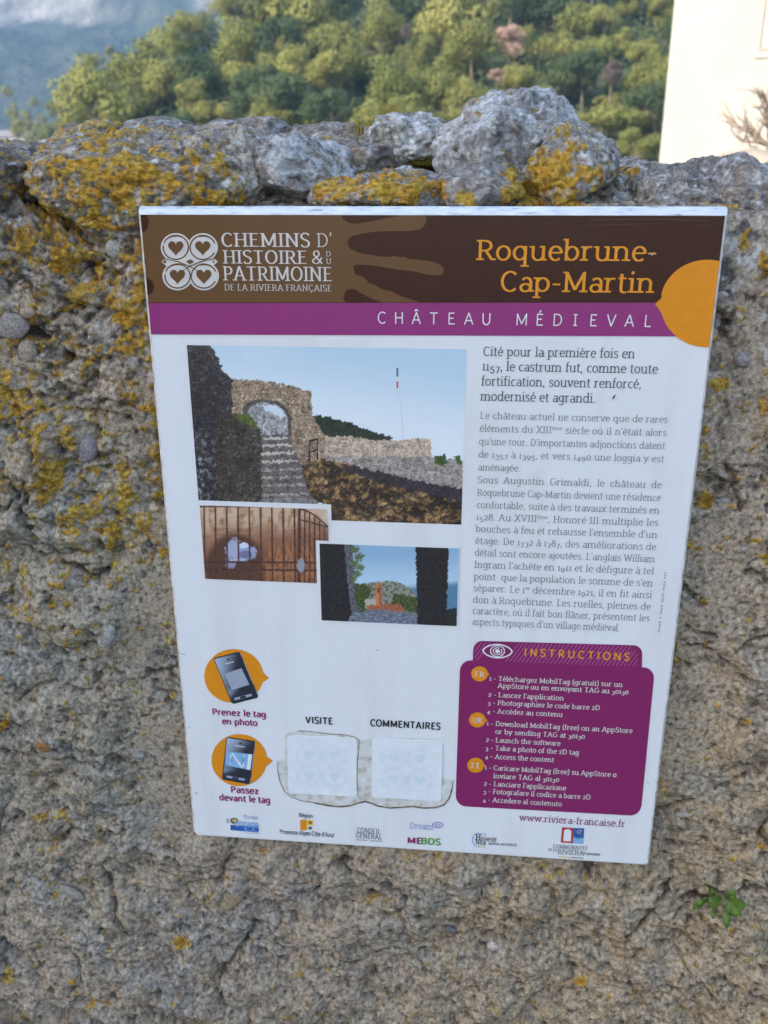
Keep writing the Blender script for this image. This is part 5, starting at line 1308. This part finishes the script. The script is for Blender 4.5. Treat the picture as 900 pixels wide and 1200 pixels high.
# eye
ec = (583, 762.6)
eye = rl([(ec[0] + 17 * math.cos(t), ec[1] - 7.8 * math.sin(t) * abs(math.sin(t)) ** .25 + .6 * math.cos(t)) for t in np.linspace(0, 2 * math.pi, 33)], 4, 1.9, I_WH, tab, 'eye_outline')
rl(ell(ec[0], ec[1], 8.2, 6.4, 24, 0, 359), 4.2, 1.3, I_WH, tab, 'iris'); rl(ell(ec[0], ec[1], 5, 4.0, 20, 60, 400), 4.3, 1.2, I_WH, tab, 'iris'); poly('pupil', ell(ec[0], ec[1], 2.8, 2.4, 14), 4.4, I_WH, tab)
T('tab_lettering', 'INSTRUCTIONS', (614, 768.2), (737, 773.4), 8.6, 4.5, I_ORT, tab, w=13, con=.9, serif=False, caps=True, maxtrack=1)
for (cx, cy, s_) in ((562, 789.2, 'FR'), (559.5, 843.2, 'UK'), (557.4, 896.2, 'IT')):
    bb_ = bubble(cx, cy, 9.8, 8.8, (cx + 12, cy + .6), 4, 'language_bubble')
    T('bubble_lettering', s_, (cx - 5.5, cy + 3.2), (cx + 5.5, cy + 3.5), 6.2, 5, I_CR, w=10, con=.6, caps=True)
INS = [('1 - Téléchargez MobilTag (gratuit) sur un', 573.5, 797.4, 729), ('AppStore ou en envoyant TAG au 30130', 583.5, 806, 736), ('2 - Lancez l\'application', 572.3, 816.2, 660.3), ('3 - Photographiez le code barre 2D', 571.6, 825.6, 702.6), ('4 - Accédez au contenu', 571, 835.4, 658.8),
       ('1 - Download MobilTag (free) on an AppStore', 570.4, 850.4, 740.6), ('or by sending TAG at 30130', 580.6, 860, 685), ('2 - Launch the software', 569.6, 869.2, 656.3), ('3 - Take a photo of the 2D tag', 569, 878.8, 678), ('4 - Access the content', 568.6, 888.6, 649),
       ('1 - Caricare MobilTag (free) su AppStore o', 568.2, 902.4, 722), ('inviare TAG al 30130', 578.2, 911.8, 654.7), ('2 - Lanciare l\'applicazione', 567.2, 920.8, 662.8), ('3 - Fotografare il codice a barre 2D', 566.6, 930, 691.7), ('4 - Accedere al contenuto', 566, 939.6, 658)]
for s_, x0, yb, x1 in INS:
    T('instruction_line', s_, (x0, yb), (x1, yb + (x1 - x0) * .043), 3.95, 4, I_CR, box, w=10.5, con=.7, old=True)

# ---- foot of the panel: address and partner logos
T('web_address', 'www.riviera-francaise.fr', (608.7, 962), (732, 968.4), 5.6, 2, I_MAG, w=9.4, con=.7)
eu = poly('partner_logo', [(270, 966.4), (303, 967.6), (303.2, 975.2), (270.4, 972.6)], 2, I_BL)
poly('logo_disc', ell(274.5, 961.5, 4.6, 3.6, 16), 2.6, I_DG, eu); poly('logo_flash', ell(275, 961, 2.6, 1.6, 12), 3, I_YE, eu)
T('logo_lettering', "l'Europe", (285.5, 959), (302, 960), 3.2, 2, I_VI, w=9, serif=False); T('logo_lettering', 's', (265.5, 964), (268.5, 964), 4, 2, I_DG, w=10, serif=False)
T('logo_lettering', 'engage', (276, 968), (302.6, 969.4), 6, 3, I_LBL, w=12, serif=False)
rl([(287, 972.6), (302, 973.6)], 3, 1.1, I_LBL, eu, 'small_print'); rl([(287, 975.6), (303, 976.4)], 2.4, .8, I_VI, eu, 'small_print')
T('logo_lettering', 'Région', (350.5, 957.4), (366.6, 958.4), 3.6, 2, I_K, w=12, serif=False)
pr = poly('partner_logo', [(352, 960.4), (367.2, 961), (367, 973), (352, 972.2)], 2, I_YE)
poly('logo_stripe', [(352, 960.4), (359.4, 960.7), (359.4, 972.6), (352, 972.2)], 2.5, I_OR, pr); poly('logo_field', [(360.4, 967), (367, 967.3), (367, 973), (360.4, 972.7)], 2.5, I_WH, pr); poly('logo_mark', ell(363.6, 969.9, 2.6, 2, 10), 3, I_DG, pr); poly('logo_mark', ell(363.6, 963.6, 2.2, 1.8, 10), 2.5, I_RD, pr)
T('logo_lettering', "Provence-Alpes-Côte d'Azur", (328, 976.4), (392, 981.2), 3.7, 2, I_K, w=12, con=.8, serif=False)
T('logo_lettering', 'CONSEIL', (418.5, 975.6), (446, 977), 6, 2, I_K, w=9, con=.7, caps=True, serif=False); T('logo_lettering', 'GÉNÉRAL', (417, 982), (447.6, 983.4), 6, 2, I_K, w=9, con=.7, caps=True, serif=False)
rl([(416.6, 983.8), (431, 984.6)], 2, .9, I_K, None, 'small_print'); rl([(433.5, 984.9), (448, 985.6)], 2, .9, I_K, None, 'small_print')
T('logo_lettering', 'Dream', (480.5, 970.6), (507, 972.2), 5, 2, I_VI, w=8, con=.8); rl(ell(513, 966.6, 6, 3.4, 20, 0, 359), 2, 1.6, I_VI, None, 'logo_swirl'); rl(ell(513, 966.8, 3, 1.6, 14, 0, 359), 2.4, 1.4, I_VI, None, 'logo_swirl')
T('logo_lettering', 'ME', (477.5, 988), (494, 988.8), 7.2, 2, I_PU2, w=17, con=.8, caps=True, serif=False); T('logo_lettering', 'BDS', (493.4, 988.8), (516, 990), 7.2, 2, I_GN, w=16, con=.8, caps=True, serif=False)
un = rl(ell(561, 984, 7.6, 8, 14, 70, 290), 2, 1.6, I_LBL, None, 'partner_logo'); rl([(562, 976.4), (569, 977), (569, 980)], 2.3, 1.2, I_LBL, un, 'logo_bracket'); rl([(560, 992.4), (568.4, 992.6), (568.6, 989)], 2.3, 1.2, I_YE, un, 'logo_bracket')
T('logo_lettering', 'H', (557.5, 984), (563, 984.3), 7, 2.6, I_K, w=12, caps=True); T('logo_lettering', 'Université', (562, 985), (581.5, 986), 4, 2.6, I_K, w=11, con=.8, serif=False); T('logo_lettering', 'Nice', (557.5, 989.4), (569, 990), 4.2, 2.6, I_K, w=11, con=.8, serif=False)
T('logo_lettering', 'SOPHIA ANTIPOLIS', (572.5, 989.6), (605, 991.4), 2.6, 2.6, I_K, w=13, con=.9, serif=False, caps=True)
cr = poly('partner_logo', [(658.5, 969.2), (672, 970), (671.4, 988), (657.2, 987)], 2, I_RD)
poly('logo_door', [(661, 973), (663.6, 971.4), (667, 971.4), (669.4, 973.6), (668.8, 985.6), (660, 985.2)], 2.6, I_WH, cr)
poly('logo_panel', [(672, 970), (684.6, 970.6), (684, 982), (671.6, 981.4)], 2, I_BL, cr); poly('logo_panel', [(671.7, 981), (684, 981.7), (683.8, 988.6), (671.4, 988)], 2.3, I_LBL, cr)
rl([(672.2, 979.5), (676, 982.5), (680, 982), (684, 978.5)], 2.7, 1.8, I_GN, cr, 'logo_hill'); rl(ell(679, 974.4, 2.4, 1.9, 12, 0, 320), 3, 1.2, I_YE, cr, 'logo_swirl')
T('logo_lettering', 'COMMUNAUTÉ', (648, 993.8), (688.4, 996), 4.4, 2, I_DG, w=10, con=.6, caps=True); T('logo_lettering', 'DE LA', (642.4, 996.6), (652.6, 997.4), 2.6, 2, I_DG, w=12, con=.8, caps=True)
T('logo_lettering', 'RIVIERA', (653.6, 1000.4), (683.4, 1002.2), 5.4, 2, I_DG, w=10, con=.6, caps=True); T('logo_lettering', 'Française', (683.6, 1001.2), (703, 1002.6), 2.4, 2, I_DG, w=12, con=.8)
rl([(655, 1003.6), (669.5, 1004.6)], 2, 1.4, I_YE, cr, 'logo_rule'); rl([(669.5, 1004.6), (683.6, 1005.4)], 2, 1.2, I_DG, cr, 'logo_rule')

# ---- scratches, chips and specks of dirt on the panel
M_DIRT = flat('dirt_speck', (0.06, 0.055, 0.05), .9, .1, .3, 400)
for pts in ([(717, 467), (718.6, 464), (721.6, 461.4), (720.4, 464.6), (718.4, 467.4)],): poly('chip', pts, 6, M_DIRT)
for (x, y, r) in [(442, 761.5, 1.1), (222, 852, .9), (224, 875.5, .8), (230, 928.6, 1.3), (759, 916.5, .9), (300, 700, .4), (800, 500, .4), (212, 600, .4), (235, 952, .5), (600, 1001, .5), (741, 999, .5), (205, 556, .4), (500, 940, .35), (690, 1003, .4)]:
    poly('speck', [(x - r, y), (x, y - .6 * r), (x + 1.3 * r, y + .2 * r), (x + .3 * r, y + .7 * r)], 6, M_DIRT)
rl([(209, 764), (213, 766), (218, 766.4)], 6, .6, M_DIRT, None, 'scratch')
rl([(758, 296.5), (762, 298), (767, 295.5), (763, 300)], 6, .7, I_CR, None, 'scratch')
# dull scuffs near the folded top edge
rl([(640, 262), (700, 264), (760, 262), (835, 264)], 5.2, .5, I_LB, None, 'scratch'); rl([(690, 257.5), (760, 256.5), (830, 258.5)], 5.2, .6, I_LB, None, 'scratch')

# ------------------------------------------------------------------ haze
hz = MB(); hz.box(-2500, 2500, -2500, 2500, -150, 480)
m, n, l, b = newmat('haze'); n.remove(b)
pv = n.new('ShaderNodeVolumePrincipled'); pv.inputs['Color'].default_value = (0.40, 0.67, 1.0, 1); pv.inputs['Density'].default_value = 0.00040; pv.inputs['Anisotropy'].default_value = 0.2
l.new(pv.outputs[0], n['Material Output'].inputs['Volume'])
HZ = True
if HZ:
    o = hz.build('haze', m); tag(o, 'thin blue air over the valley', kind='stuff')
